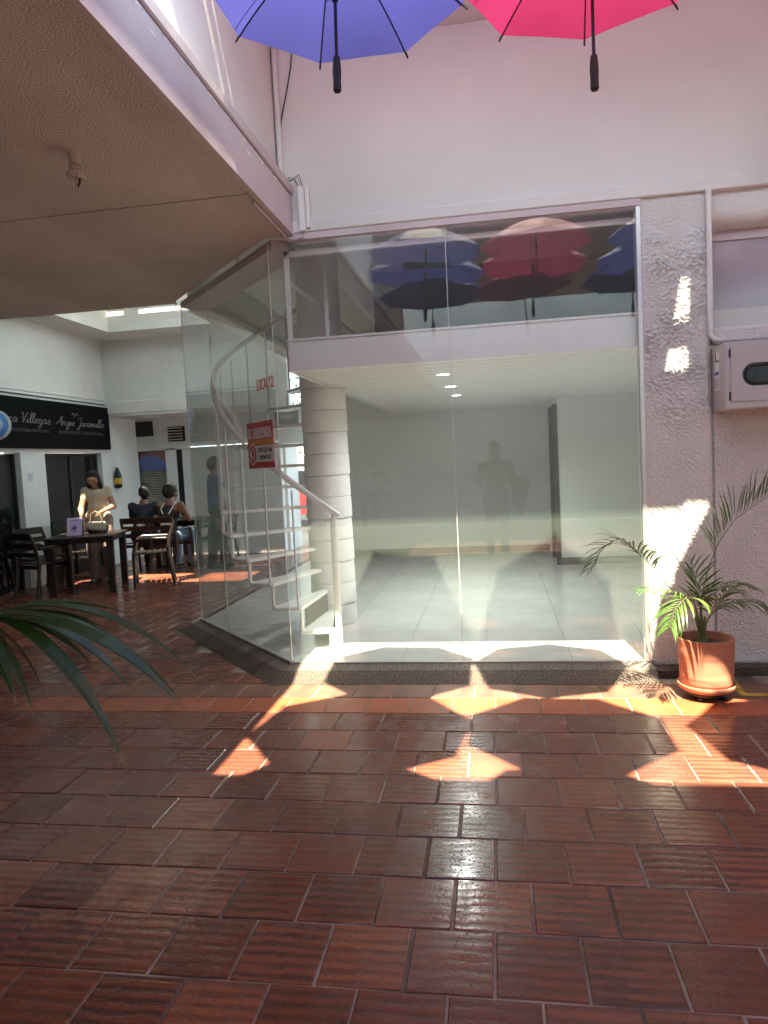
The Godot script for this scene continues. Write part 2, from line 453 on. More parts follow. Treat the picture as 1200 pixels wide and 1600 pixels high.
func build_ground() -> void:
	var gd := MB.new()
	gd.quad(Vector3(-300, -0.06, 300), Vector3(300, -0.06, 300), Vector3(300, -0.06, -300), Vector3(-300, -0.06, -300))
	tag(put("ground", gd, M.asphalt), "", "", "", "structure")
	var fl := setting("floor")
	var bed := MB.new()
	bed.span(Vector3(-9, -0.06, -14.0), Vector3(6, -0.0045, 6.5))
	put("mortar_bed", bed, M.grout, fl)
	var W := 0.2630; var D := 0.2795; var J := 0.009
	var shapes := []
	for k in 4:
		var t := MB.new()
		tile_shape(t, W - J + [0.0, -0.003, 0.002, -0.001][k], D - J + [0.0, 0.002, -0.003, 0.001][k], 0.014, 0.0035, k)
		shapes.append(t.mesh())
	var far := [[], [], [], [], []]
	var placed := 0
	for r in range(-24, 40):
		var z0 := -1.91 - r * D        # near edge of the row
		var zc := z0 - D * 0.5
		var off := -0.055 if r % 2 == 0 else 0.072
		off += rng.randf_range(-0.008, 0.008)
		for c in range(-34, 24):
			var xc := off + (c + 0.5) * W
			if xc < -8.8 or xc > 5.8 or zc < -13.8: continue
			if inside_shop(xc, zc): continue
			var pick := rng.randi() % 12; var sh := rng.randi() % 4
			var lift := rng.randf_range(-0.0012, 0.0012)
			var special := r == 8
			var plain := r == 9
			var lone := rng.randf() < 0.018
			var m: Material = M.tiles[pick]
			if special: m = M.orange[pick % 2]
			elif plain: m = M.browntile
			elif lone: m = M.orange[2]
			# which of them the picture shows large
			var ex := absf(xc + 0.16 * -zc * -1.0)
			var seen := zc < -1.55 and zc > -7.2 and xc > zc * 0.70 - 0.15 and xc < -zc * 0.375 + 0.2
			if seen and placed < 300:
				var o := MeshInstance3D.new(); o.name = "tile"; o.mesh = shapes[sh]; o.material_override = m
				fl.add_child(o, true)
				o.position = Vector3(xc + rng.randf_range(-0.0015, 0.0015), lift, zc + rng.randf_range(-0.0015, 0.0015)); o.rotation.y = rng.randf_range(-0.006, 0.006) + (PI if rng.randf() < 0.5 else 0.0)
				o.rotation.x = rng.randf_range(-0.0025, 0.0025); o.rotation.z = rng.randf_range(-0.0025, 0.0025)
				placed += 1
			else:
				far[4 if (special or lone) else pick % 4].append(Transform3D(Basis(Vector3.UP, PI if rng.randf() < 0.5 else 0.0), Vector3(xc, lift, zc)))
	print("tiles ", placed)
	for k in 5:
		var mmi := MultiMeshInstance3D.new(); mmi.name = "far_tiles"
		var mm := MultiMesh.new(); mm.transform_format = MultiMesh.TRANSFORM_3D; mm.mesh = shapes[0]; mm.instance_count = far[k].size()
		for i in far[k].size(): mm.set_instance_transform(i, far[k][i])
		mmi.multimesh = mm; mmi.material_override = M.tiles[[0, 4, 8, 10][k]] if k < 4 else M.orange[2]
		fl.add_child(mmi, true); mmi.set_meta("kind", "stuff")
	# mortar run round the foot of the curb
	var band := MB.new()
	band.prism(PackedVector2Array([Vector2(-1.60, -4.66), Vector2(-1.40, -4.70), Vector2(-1.40, -4.80), Vector2(-2.75, -6.30), Vector2(-3.16, -6.44)]), 0.0, 0.004)
	tag(put("mortar_strip", band, M.mortar), "", "", "", "structure")

func inside_shop(x: float, z: float) -> bool:
	if z > -4.72: return false
	if x > -1.55: return z > -11.0
	if x > -2.99 and z < -6.3: return z > -10.9
	# slanting side
	var t := (x + 1.63) / (-2.95 + 1.63)
	return z < lerpf(-4.74, -6.30, t) and t < 1.0

func tile_shape(t: MB, w: float, d: float, h: float, e: float, k: int) -> void:
	# a clay tile with softened arrises, top at y = 0
	var a := w * 0.5; var b := d * 0.5
	var top := [Vector3(-a + e, 0, b - e), Vector3(a - e, 0, b - e), Vector3(a - e, 0, -b + e), Vector3(-a + e, 0, -b + e)]
	var mid := [Vector3(-a, -e * 0.7, b), Vector3(a, -e * 0.7, b), Vector3(a, -e * 0.7, -b), Vector3(-a, -e * 0.7, -b)]
	t.quad(top[0], top[1], top[2], top[3], true)
	for i in 4:
		var j := (i + 1) % 4
		t.quad(mid[i], mid[j], top[j], top[i])
		t.quad(mid[i] - Vector3(0, h, 0), mid[j] - Vector3(0, h, 0), mid[j], mid[i])
	for i in t.u.size():
		t.u[i] = Vector2(t.v[i].x / w + 0.5 + k * 0.13, t.v[i].z / d + 0.5 + k * 0.21)

# ------------------------------------------------------------------ white building with the shop
func build_front_building() -> void:
	var b := thing("white_building", "white plastered building wall over the glass shopfront with a rough stucco pillar", "building", Vector3(0, 0, ZG))
	var w := MB.new(); w.span(Vector3(-1.41, 3.21, -0.25), Vector3(5.5, 4.37, 0.0)); put("upper_wall", w, M.wall, b)
	w = MB.new(); w.bbox(Vector3(2.06, 3.17, -0.11), Vector3(6.88, 0.078, 0.28), 0.006); put("ledge", w, M.wall, b)
	w = MB.new(); w.span(Vector3(-1.35, 3.085, -0.06), Vector3(0.99, 3.129, 0.02)); put("glass_head", w, M.fascia, b)
	# rough pillar: real relief
	var nz := FastNoiseLite.new(); nz.seed = 77; nz.frequency = 1.0; nz.fractal_octaves = 3
	var nz2 := FastNoiseLite.new(); nz2.seed = 78; nz2.frequency = 1.0; nz2.fractal_octaves = 2
	var rows := []
	var NX := 60; var NY := 400
	for j in NY + 1:
		var y := 3.13 * j / NY
		var row := []
		for i in NX + 1:
			var x := 0.992 + 0.418 * i / NX
			var am := smoothstep(2.97, 2.86, y)
			var coarse := 0.35 + 0.65 * smoothstep(1.2, 2.1, y)
			var wx := nz2.get_noise_2d(x * 9.0 + 40.0, y * 9.0) * 0.03
			var q := nz.get_noise_2d((x + wx) * 30.0, y * 62.0)
			var patchy := clampf(0.75 + nz.get_noise_2d(x * 3.0 + 9.0, y * 3.5) * 1.1, 0.25, 1.4)
			var rr := (smoothstep(-0.12, 0.22, q) * 0.014) * coarse * patchy + nz2.get_noise_2d(x * 80.0, y * 140.0) * 0.0055
			var edge := smoothstep(0.0, 0.02, x - 0.992) * smoothstep(0.0, 0.03, 1.41 - x)
			row.append(Vector3(x, y, rr * am * (0.3 + 0.7 * edge) - 0.03 * (1.0 - smoothstep(0.0, 0.025, 1.41 - x))))
		rows.append(row)
	w = MB.new(); w.grid(rows); put("pillar", w, M.stucco, b)
	w = MB.new(); w.span(Vector3(0.995, 0.0, -0.25), Vector3(1.405, 3.13, -0.035)); put("pillar_core", w, M.stucco, b)
	# wall beyond the pillar, with a window bay
	w = MB.new()
	w.span(Vector3(1.41, 0.0, -0.25), Vector3(5.5, 2.17, -0.05))
	put("lower_wall", w, M.roughwall, b)
	w = MB.new(); w.span(Vector3(1.41, 3.02, -0.25), Vector3(5.5, 3.13, -0.02)); put("lintel", w, M.stucco, b)
	# rounded lip under the lintel
	rows = []
	for j in 9:
		var a := PI * 0.5 * j / 8.0
		var row := []
		for i in 61:
			var x := 1.43 + 4.07 * i / 60.0
			var q := nz.get_noise_2d(x * 22.0, j * 1.7) * 0.012
			row.append(Vector3(x, 3.02 - sin(a) * 0.10 + q * 0.4, -0.02 + 0.0 - (1.0 - cos(a)) * 0.13 + q))
		rows.append(row)
	rows.reverse()
	w = MB.new(); w.grid(rows); put("window_lip", w, M.stucco, b)
	w = MB.new(); w.bbox(Vector3(3.47, 2.225, -0.12), Vector3(4.1, 0.108, 0.22), 0.02); put("window_sill", w, M.stucco, b)
	var win := put("window", window_frame(), M.fascia, b)
	w = MB.new(); w.span(Vector3(1.47, 2.29, -0.185), Vector3(2.68, 2.86, -0.175)); put("pane", w, mat(lin(0.40, 0.385, 0.43), 0.12), win)
	w = MB.new(); w.span(Vector3(2.72, 2.29, -0.185), Vector3(4.0, 2.86, -0.175)); put("pane", w, mat(lin(0.40, 0.385, 0.43), 0.12), win)
	w = MB.new(); w.bbox(Vector3(1.475, 1.05, -0.045), Vector3(0.10, 2.05, 0.03), 0.006); put("pipe_casing", w, M.roughwall, b)
	w = MB.new(); w.bbox(Vector3(3.45, 0.03, 0.0), Vector3(4.1, 0.075, 0.12), 0.012); put("plinth", w, M.mortar, b)
	w = MB.new(); w.bbox(Vector3(1.2, 0.025, 0.05), Vector3(0.42, 0.07, 0.12), 0.012); put("plinth", w, M.mortar, b)
	# flank wall over the canopy
	w = MB.new(); w.span(Vector3(-2.4, 3.42, -1.0), Vector3(-1.412, 4.37, 7.0)); put("flank_wall", w, M.wall, b)

func window_frame() -> MB:
	var w := MB.new()
	w.span(Vector3(1.43, 2.28, -0.20), Vector3(1.47, 2.93, -0.16)); w.span(Vector3(1.47, 2.86, -0.20), Vector3(4.0, 2.93, -0.16)); w.span(Vector3(2.68, 2.28, -0.20), Vector3(2.72, 2.86, -0.16))
	w.span(Vector3(1.43, 2.1, -0.25), Vector3(5.5, 3.1, -0.20))
	return w

func build_canopy_and_roof() -> void:
	var c := thing("concrete_canopy", "low concrete canopy with a brown textured soffit and a flaking pinkish fascia", "canopy")
	var w := MB.new(); w.span(Vector3(-9, 3.12, -4.108), Vector3(-1.36, 3.42, 6.5)); put("soffit_slab", w, M.soffit, c)
	w = MB.new()
	w.prism(PackedVector2Array([Vector2(-9, -4.130), Vector2(-1.36, -4.130), Vector2(-1.36, -4.93), Vector2(-1.56, -4.95), Vector2(-2.95, -6.48), Vector2(-2.95, -6.54), Vector2(-9, -6.54)]), 3.122, 3.42)
	put("soffit_slab", w, M.soffit, c)
	w = MB.new(); w.span(Vector3(-1.357, 3.115, -4.93), Vector3(-1.32, 3.375, 6.5)); put("fascia", w, M.fascia, c)
	w = MB.new(); w.bbox(Vector3(-1.36, 3.425, 0.785), Vector3(0.10, 0.07, 11.43), 0.008); put("fascia_cap", w, M.fascia, c)
	# flaking paint along the upper arris: ragged chips of bare plaster
	var chips := MB.new()
	for i in 70:
		var z := -4.85 + i * 0.058 + rng.randf_range(-0.02, 0.02)
		if rng.randf() < 0.45: continue
		var l := rng.randf_range(0.012, 0.05); var h := rng.randf_range(0.004, 0.013) * (2.0 if rng.randf() < 0.15 else 1.0)
		var y := 3.372 - rng.randf_range(0.0, 0.006) - (0.05 if rng.randf() < 0.05 else 0.0)
		chips.quad(Vector3(-1.3185, y - h, z + l * 0.3), Vector3(-1.3185, y - h * 0.6, z - l * 0.5), Vector3(-1.3185, y, z - l), Vector3(-1.3185, y, z + l))
	put("paint_chips", chips, M.chip, c).set_meta("kind", "stuff")
	# steel trim under the edge
	w = MB.new(); w.tube([Vector3(-1.372, 3.108, -4.22), Vector3(-1.372, 3.108, -4.95)], 0.011, 8); put("edge_conduit", w, M.fascia, c)
	w = MB.new(); w.span(Vector3(-2.3, 3.42, -6.54), Vector3(-9, 3.78, -6.44)); put("end_parapet", w, M.farwall, c)
	# roof over the court; slab edges and slits shaped to cut the sun patches
	var r := thing("court_roof", "flat white roof over the court with a slot and slits shaped for the sun patches", "roof")
	for q: Array in [[-2.4, 5.5, -8.2, -3.95], [-2.4, 5.5, -0.82, 3.7], [-1.34, 1.20, -3.95, -3.13], [1.60, 5.5, -3.95, -1.95], [1.20, 1.36, -3.59, -3.13], [-2.4, -1.34, -3.95, -3.68], [-2.4, -1.34, -3.60, -3.54], [-2.4, -1.34, -3.44, -2.95]]:
		w = MB.new(); w.span(Vector3(q[0], 4.372, q[2]), Vector3(q[1], 4.46, q[3])); put("roof_slab", w, M.wall, r)
	w = MB.new(); w.span(Vector3(1.18, 4.38, -3.765), Vector3(1.40, 4.45, -3.70)); put("roof_beam", w, M.wall, r)
	w = MB.new(); w.prism(PackedVector2Array([Vector2(1.19, -3.95), Vector2(1.305, -3.95), Vector2(1.215, -3.59), Vector2(1.19, -3.59)]), 4.375, 4.455); put("roof_sun_trim", w, M.wall, r)  # unseen sheet shaped to trim the sun patches on the pillar
	w = MB.new(); w.prism(PackedVector2Array([Vector2(1.36, -3.95), Vector2(1.60, -3.95), Vector2(1.60, -2.55), Vector2(1.30, -2.86), Vector2(1.56, -3.15), Vector2(1.36, -3.15)]), 4.374, 4.458); put("roof_sun_trim", w, M.wall, r)  # unseen sheet cut on the slant to shade the pillar side
	w = MB.new(); w.span(Vector3(-9.0, 4.372, -6.5), Vector3(-2.4, 4.46, 6.5)); put("roof_slab", w, M.wall, r)
	# building opposite, which closes the court behind the viewer
	var ob := thing("opposite_building", "pale building across the court, mirrored in the shop glass", "building", Vector3(0, 0, 6.6))
	for q: Array in [[-9.0, 5.5, 0.0, 6.6]]:
		w = MB.new(); w.span(Vector3(q[0], q[2], 0), Vector3(q[1], q[3], 0.25)); put("wall_panel", w, M.farwall, ob)
	w = MB.new(); w.span(Vector3(5.5, 0, -11.6), Vector3(5.7, 4.37, 0)); put("side_wall", w, M.farwall, ob)

# ------------------------------------------------------------------ inside the shop
func build_shop() -> void:
	var fl := setting("shop_floor")
	var base := MB.new()
	base.prism(PackedVector2Array([A2, Vector2(2.0, ZG), Vector2(2.0, -10.77), Vector2(-2.85, -10.77), B2]), -0.05, 0.072)
	put("screed", base, mat(lin(0.36, 0.35, 0.33), 0.8), fl)
	var poly := PackedVector2Array([A2 + Vector2(0.01, -0.02), Vector2(1.98, ZG - 0.02), Vector2(1.98, -10.76), Vector2(-2.83, -10.76), B2 + Vector2(0.02, -0.01)])
	for r in 10:
		for c in 9:
			var x0 := -3.0 + c * 0.6 - 0.12; var z0 := -4.62 - r * 0.62
			var q := PackedVector2Array([Vector2(x0 + 0.0015, z0), Vector2(x0 + 0.5985, z0), Vector2(x0 + 0.5985, z0 - 0.617), Vector2(x0 + 0.0015, z0 - 0.617)])
			for p: PackedVector2Array in Geometry2D.intersect_polygons(q, poly):
				var t := MB.new(); t.prism(p, 0.0725, 0.08)
				put("floor_tile", t, M.porcelain, fl)
	# curb of washed gravel below the glass
	var cu := MB.new(); var cf := MB.new()
	var inn := [Vector2(1.0, ZG + 0.0), A2, B2, B2 + Vector2(0, -4.3)]
	var top := [Vector2(1.0, -4.745), Vector2(-1.60, -4.745), Vector2(-2.985, -6.31), Vector2(-2.985, -10.7)]
	var bot := [Vector2(1.0, -4.69), Vector2(-1.625, -4.69), Vector2(-3.05, -6.29), Vector2(-3.05, -10.7)]
	for i in 3:
		var a0: Vector2 = inn[i]; var a1: Vector2 = inn[i + 1]; var t0: Vector2 = top[i]; var t1: Vector2 = top[i + 1]; var b0: Vector2 = bot[i]; var b1: Vector2 = bot[i + 1]
		var m0 := t0.lerp(a0, 0.38); var m1 := t1.lerp(a1, 0.38)
		cu.quad(v3(m1, 0.060), v3(m0, 0.060), v3(a0, 0.082), v3(a1, 0.082))
		cf.quad(v3(b1, 0.002), v3(b0, 0.002), v3(m0, 0.060), v3(m1, 0.060))
	var cb := put("kerb", cu, M.gravel)
	put("kerb_face", cf, M.mortar, cb); tag(cb, "", "", "", "structure")
	# walls
	var wb := MB.new(); wb.span(Vector3(-2.85, 0.08, -10.95), Vector3(2.0, 4.3, -10.77)); tag(put("wall_back", wb, M.inwall), "", "", "", "structure")
	var sk := MB.new(); sk.span(Vector3(-2.83, 0.08, -10.768), Vector3(0.76, 0.17, -10.755)); tag(put("skirting_board", sk, mat(lin(0.16, 0.15, 0.14), 0.4)), "", "", "", "structure")
	var wr := MB.new(); wr.span(Vector3(2.0, 0.0, -10.95), Vector3(2.15, 4.3, ZG - 0.25)); tag(put("wall_side", wr, M.inwall), "", "", "", "structure")
	var blk := MB.new(); blk.span(Vector3(0.80, 0.08, -10.77), Vector3(2.0, 2.235, -9.33)); tag(put("wall_corner", blk, M.inwall), "", "", "", "structure")
	sk = MB.new(); sk.span(Vector3(0.80, 0.08, -9.328), Vector3(2.0, 0.17, -9.315)); tag(put("skirting_board", sk, mat(lin(0.16, 0.15, 0.14), 0.4)), "", "", "", "structure")
	var df := thing("door_frame", "tall dark door frame at the corner of the inner wall", "door frame", Vector3(0.77, 0.08, -9.33))
	var w := MB.new(); w.bbox(Vector3(0, 1.03, -0.02), Vector3(0.055, 2.06, 0.08), 0.004); put("jamb", w, mat(lin(0.06, 0.055, 0.05), 0.4), df)
	w = MB.new(); w.bbox(Vector3(0, 1.03, -0.70), Vector3(0.055, 2.06, 0.08), 0.004); put("jamb", w, mat(lin(0.06, 0.055, 0.05), 0.4), df)
	# dark upper room: ceiling above the mezzanine and the slanting header
	var ce := MB.new(); ce.prism(PackedVector2Array([Vector2(2.0, ZG - 0.26), Vector2(2.0, -10.77), Vector2(-2.85, -10.77), Vector2(-2.85, -6.45), Vector2(-1.45, ZG - 0.26)]), 3.50, 3.56)
	tag(put("ceiling", ce, M.inwall), "", "", "", "structure")
	var hd := thing("glass_header", "grey beige header beam running along the top of the slanting glass", "beam")
	w = MB.new(); w.prism(PackedVector2Array([Vector2(-1.50, -4.96), Vector2(-2.87, -6.46), Vector2(-2.62, -6.60), Vector2(-1.40, -5.24), Vector2(-1.40, -5.02)]), 3.055, 3.118); put("beam", w, M.fascia, hd)
	w = MB.new(); w.span(Vector3(-2.87, 3.055, -10.77), Vector3(-2.66, 3.118, -6.62)); put("beam", w, M.inwall, hd)
	w = MB.new(); w.span(Vector3(-2.87, 3.12, -10.77), Vector3(-2.70, 3.55, -6.62)); put("beam", w, M.inwall, hd)
	# mezzanine
	var mz := thing("mezzanine", "white mezzanine floor with a deep edge beam and open railing behind the glass", "mezzanine")
	w = MB.new(); w.bbox(Vector3(-0.24, 2.31, -5.075), Vector3(2.42, 0.216, 0.05), 0.006); put("edge_beam", w, M.white, mz)
	w = MB.new(); w.bbox(Vector3(-0.24, 2.424, -5.07), Vector3(2.44, 0.016, 0.07), 0.004); put("beam_cap", w, M.white, mz)
	w = MB.new(); w.span(Vector3(-1.44, 2.24, -10.77), Vector3(2.0, 2.415, -5.102)); put("deck", w, M.inwall, mz)
	for k in 28:
		w = MB.new(); w.bbox(Vector3(0.28, 2.228, -5.21 - k * 0.2), Vector3(3.43, 0.022, 0.186), 0.005); put("ceiling_plank", w, M.plank, mz)
	w = MB.new(); w.span(Vector3(-1.47, 2.21, -10.7), Vector3(-1.445, 2.43, -5.11)); put("edge_trim", w, M.white, mz)
	w = MB.new(); w.bbox(Vector3(-1.425, 2.74, -5.06), Vector3(0.036, 0.63, 0.036), 0.004); put("railing_post", w, M.whitemetal, mz)
	w = MB.new(); w.bbox(Vector3(-0.24, 3.035, -5.06), Vector3(2.40, 0.04, 0.036), 0.004); put("railing_bar", w, M.whitemetal, mz)
	w = MB.new(); w.tube([Vector3(-1.425, 2.84, -5.06), Vector3(-1.30, 2.76, -5.9), Vector3(-1.30, 2.76, -8.2)], 0.016, 8); put("railing_bar", w, M.whitemetal, mz)
	w = MB.new(); w.bbox(Vector3(-1.27, 2.74, -5.6), Vector3(0.03, 0.63, 0.03), 0.004); put("railing_post", w, M.whitemetal, mz)
	# added brown panel; its dark colour stands in for the unlit upper room
	var dp := MB.new(); dp.span(Vector3(-1.2, 2.42, -7.62), Vector3(2.0, 3.5, -7.55)); tag(put("wall_added_dark_panel", dp, plaster(lin(0.20, 0.155, 0.145), 0.15, 231, 0.6, null, 0.0, 0.6)), "", "", "", "structure")
	# ringed column
	var co := thing("round_column", "thick white round column made of stacked rings beside the spiral stair", "column", Vector3(-1.5, 0.08, -6.27))
	for k in 13:
		w = MB.new()
		var r := 0.203 + (0.004 if k % 2 else 0.0)
		w.lathe(Vector3(0, k * 0.192, 0), [Vector2(r - 0.006, 0.0), Vector2(r, 0.006), Vector2(r - 0.003, 0.178), Vector2(r - 0.012, 0.189)], 32)
		put("ring", w, M.white, co)
	w = MB.new(); w.lathe(Vector3.ZERO, [Vector2(0.192, 0.0), Vector2(0.192, 3.4)], 32); put("core", w, M.white, co)
	# downlights
	for k in 3:
		var p := Vector3(-0.40, 2.222, -5.99 - k * 1.03)
		var d := thing("ceiling_lamp", ["small round recessed lamp just behind the mezzanine edge beam", "small round recessed lamp in the middle of the three in the plank ceiling", "small round recessed lamp deepest in the shop ceiling"][k], "lamp", p, 0, "recessed ceiling lamps in the shop")
		w = MB.new(); w.lathe(Vector3.ZERO, [Vector2(0.055, -0.008), Vector2(0.075, -0.010), Vector2(0.078, 0.0)], 20); put("rim", w, M.white, d)
		w = MB.new()
		for q in 16:
			w.tri(Vector3(0, -0.006, 0), Vector3(cos(TAU * q / 16) * 0.055, -0.006, sin(TAU * q / 16) * 0.055), Vector3(cos(TAU * (q + 1) / 16) * 0.055, -0.006, sin(TAU * (q + 1) / 16) * 0.055))
		var gm := mat(Color(1, 1, 1), 0.5); gm.emission_enabled = true; gm.emission = Color(0.97, 1.0, 0.97); gm.emission_energy_multiplier = 2.2
		put("light_disc", w, gm, d)
		var ol := SpotLight3D.new(); ol.name = "lamp_light"; ol.light_energy = 0.5; ol.light_color = Color(0.97, 1.0, 0.97); ol.spot_range = 12.0; ol.spot_angle = 75.0; ol.spot_attenuation = 2.0; ol.light_size = 0.05; ol.shadow_enabled = true
		d.add_child(ol); ol.position = Vector3(0, -0.02, 0); ol.rotation_degrees.x = -90.0

func v3(p: Vector2, y: float) -> Vector3:
	return Vector3(p.x, y, p.y)

func build_storefront_glass() -> void:
	var g := thing("glass_storefront", "frameless floor to ceiling glass shopfront folding round the corner", "shopfront")
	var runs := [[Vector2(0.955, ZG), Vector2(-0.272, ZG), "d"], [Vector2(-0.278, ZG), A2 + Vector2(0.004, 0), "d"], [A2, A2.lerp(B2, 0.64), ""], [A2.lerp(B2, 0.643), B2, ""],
		[B2 + Vector2(0, -0.006), Vector2(-2.85, -7.9), ""], [Vector2(-2.85, -7.906), Vector2(-2.85, -9.3), ""], [Vector2(-2.85, -9.306), Vector2(-2.85, -10.76), ""]]
	for r: Array in runs:
		var a: Vector2 = r[0]; var b: Vector2 = r[1]
		var d := (b - a).normalized(); var nn := Vector2(-d.y, d.x) * 0.005
		var w := MB.new(); w.prism(PackedVector2Array([a + nn, b + nn, b - nn, a - nn]), 0.0835, 3.083)
		put("pane", w, M.glass_dust_veil if r[2] == "d" else M.glass, g)
	for p: Vector2 in [Vector2(-0.275, ZG), A2 + Vector2(0.001, 0.001), A2.lerp(B2, 0.6415), B2 + Vector2(0, -0.003)]:
		var w := MB.new(); w.box(Vector3(p.x, 1.583, p.y), Vector3(0.0035, 2.99, 0.010)); put("seam", w, M.silicone, g)
	var w2 := MB.new(); w2.bbox(Vector3(0.974, 1.585, ZG - 0.01), Vector3(0.034, 3.0, 0.05), 0.004); put("side_frame", w2, M.alu, g)
	w2 = MB.new(); w2.span(Vector3(-1.52, 0.0822, ZG - 0.012), Vector3(0.955, 0.088, ZG + 0.008)); put("bottom_channel", w2, M.alu, g)
	w2 = MB.new()
	var dd := (B2 - A2).normalized(); var n2 := Vector2(-dd.y, dd.x) * 0.016
	w2.prism(PackedVector2Array([A2 + n2, B2 + n2, B2 - n2, A2 - n2]), 0.0822, 0.098); put("bottom_channel", w2, M.alu, g)
	# rental sign on the slanting glass
	var nrm := Vector3(-0.738, 0, 0.675); var along := Vector3(0.675, 0, 0.738)   # picture right along the glass
	var bs := Basis(along, Vector3.UP, nrm)
	var cc := Vector3(-1.725, 1.69, -5.152) + nrm * 0.011
	var s := thing("rental_sign", "red and white rental notice taped to the slanting glass", "sign", cc)
	s.basis = bs
	var red := mat(lin(0.52, 0.03, 0.035), 0.4); var wh := mat(lin(0.72, 0.69, 0.66), 0.5); var og := mat(lin(0.62, 0.26, 0.07), 0.5); var bl := mat(lin(0.03, 0.03, 0.035), 0.5)
	w2 = MB.new(); w2.box(Vector3(0, 0, 0), Vector3(0.47, 0.345, 0.003)); put("board", w2, red, s)
	w2 = MB.new(); w2.box(Vector3(0.0, 0.020, 0.0026), Vector3(0.466, 0.042, 0.002)); put("orange_strip", w2, og, s)
	w2 = MB.new(); w2.box(Vector3(0.055, -0.066, 0.0026), Vector3(0.355, 0.122, 0.002)); put("white_panel", w2, wh, s)
	words("SE ARRIENDA", 0.082, wh, s, Vector3(0.0, 0.088, 0.003), Basis(), "lettering", true, true, 0.43)
	words("315 551 46", 0.036, bl, s, Vector3(0.085, -0.040, 0.0045), Basis(), "lettering", true, false, 0.25)
	words("3206162", 0.030, bl, s, Vector3(0.085, -0.094, 0.0045), Basis(), "lettering", true, false, 0.21)
	for q: Array in [[0.088, wh, 0.0045], [0.074, red, 0.0057], [0.050, wh, 0.0069], [0.040, red, 0.0081]]:
		w2 = MB.new()
		for i in 6:
			var a0 := TAU * i / 6 + PI / 6; var a1 := TAU * (i + 1) / 6 + PI / 6
			w2.tri(Vector3(-0.140, -0.066, q[2]), Vector3(-0.140 + cos(a0) * q[0], -0.066 + sin(a0) * q[0], q[2]), Vector3(-0.140 + cos(a1) * q[0], -0.066 + sin(a1) * q[0], q[2]))
		put("phone_badge", w2, q[1], s)
	w2 = MB.new(); w2.tube([Vector3(-0.152, -0.048, 0.010), Vector3(-0.160, -0.066, 0.010), Vector3(-0.148, -0.084, 0.010), Vector3(-0.130, -0.088, 0.010)], [0.007, 0.004, 0.004, 0.007], 6); put("phone_icon", w2, wh, s)
	var l := thing("unit_lettering", "orange lettering LOCAL 12 stuck high on the slanting glass", "lettering", Vector3(-1.632, 2.13, -5.052) + nrm * 0.009)
	l.basis = bs
	words("LOCAL 12", 0.085, mat(lin(0.60, 0.10, 0.03), 0.5), l, Vector3.ZERO, Basis(), "lettering", true, false, 0.29)

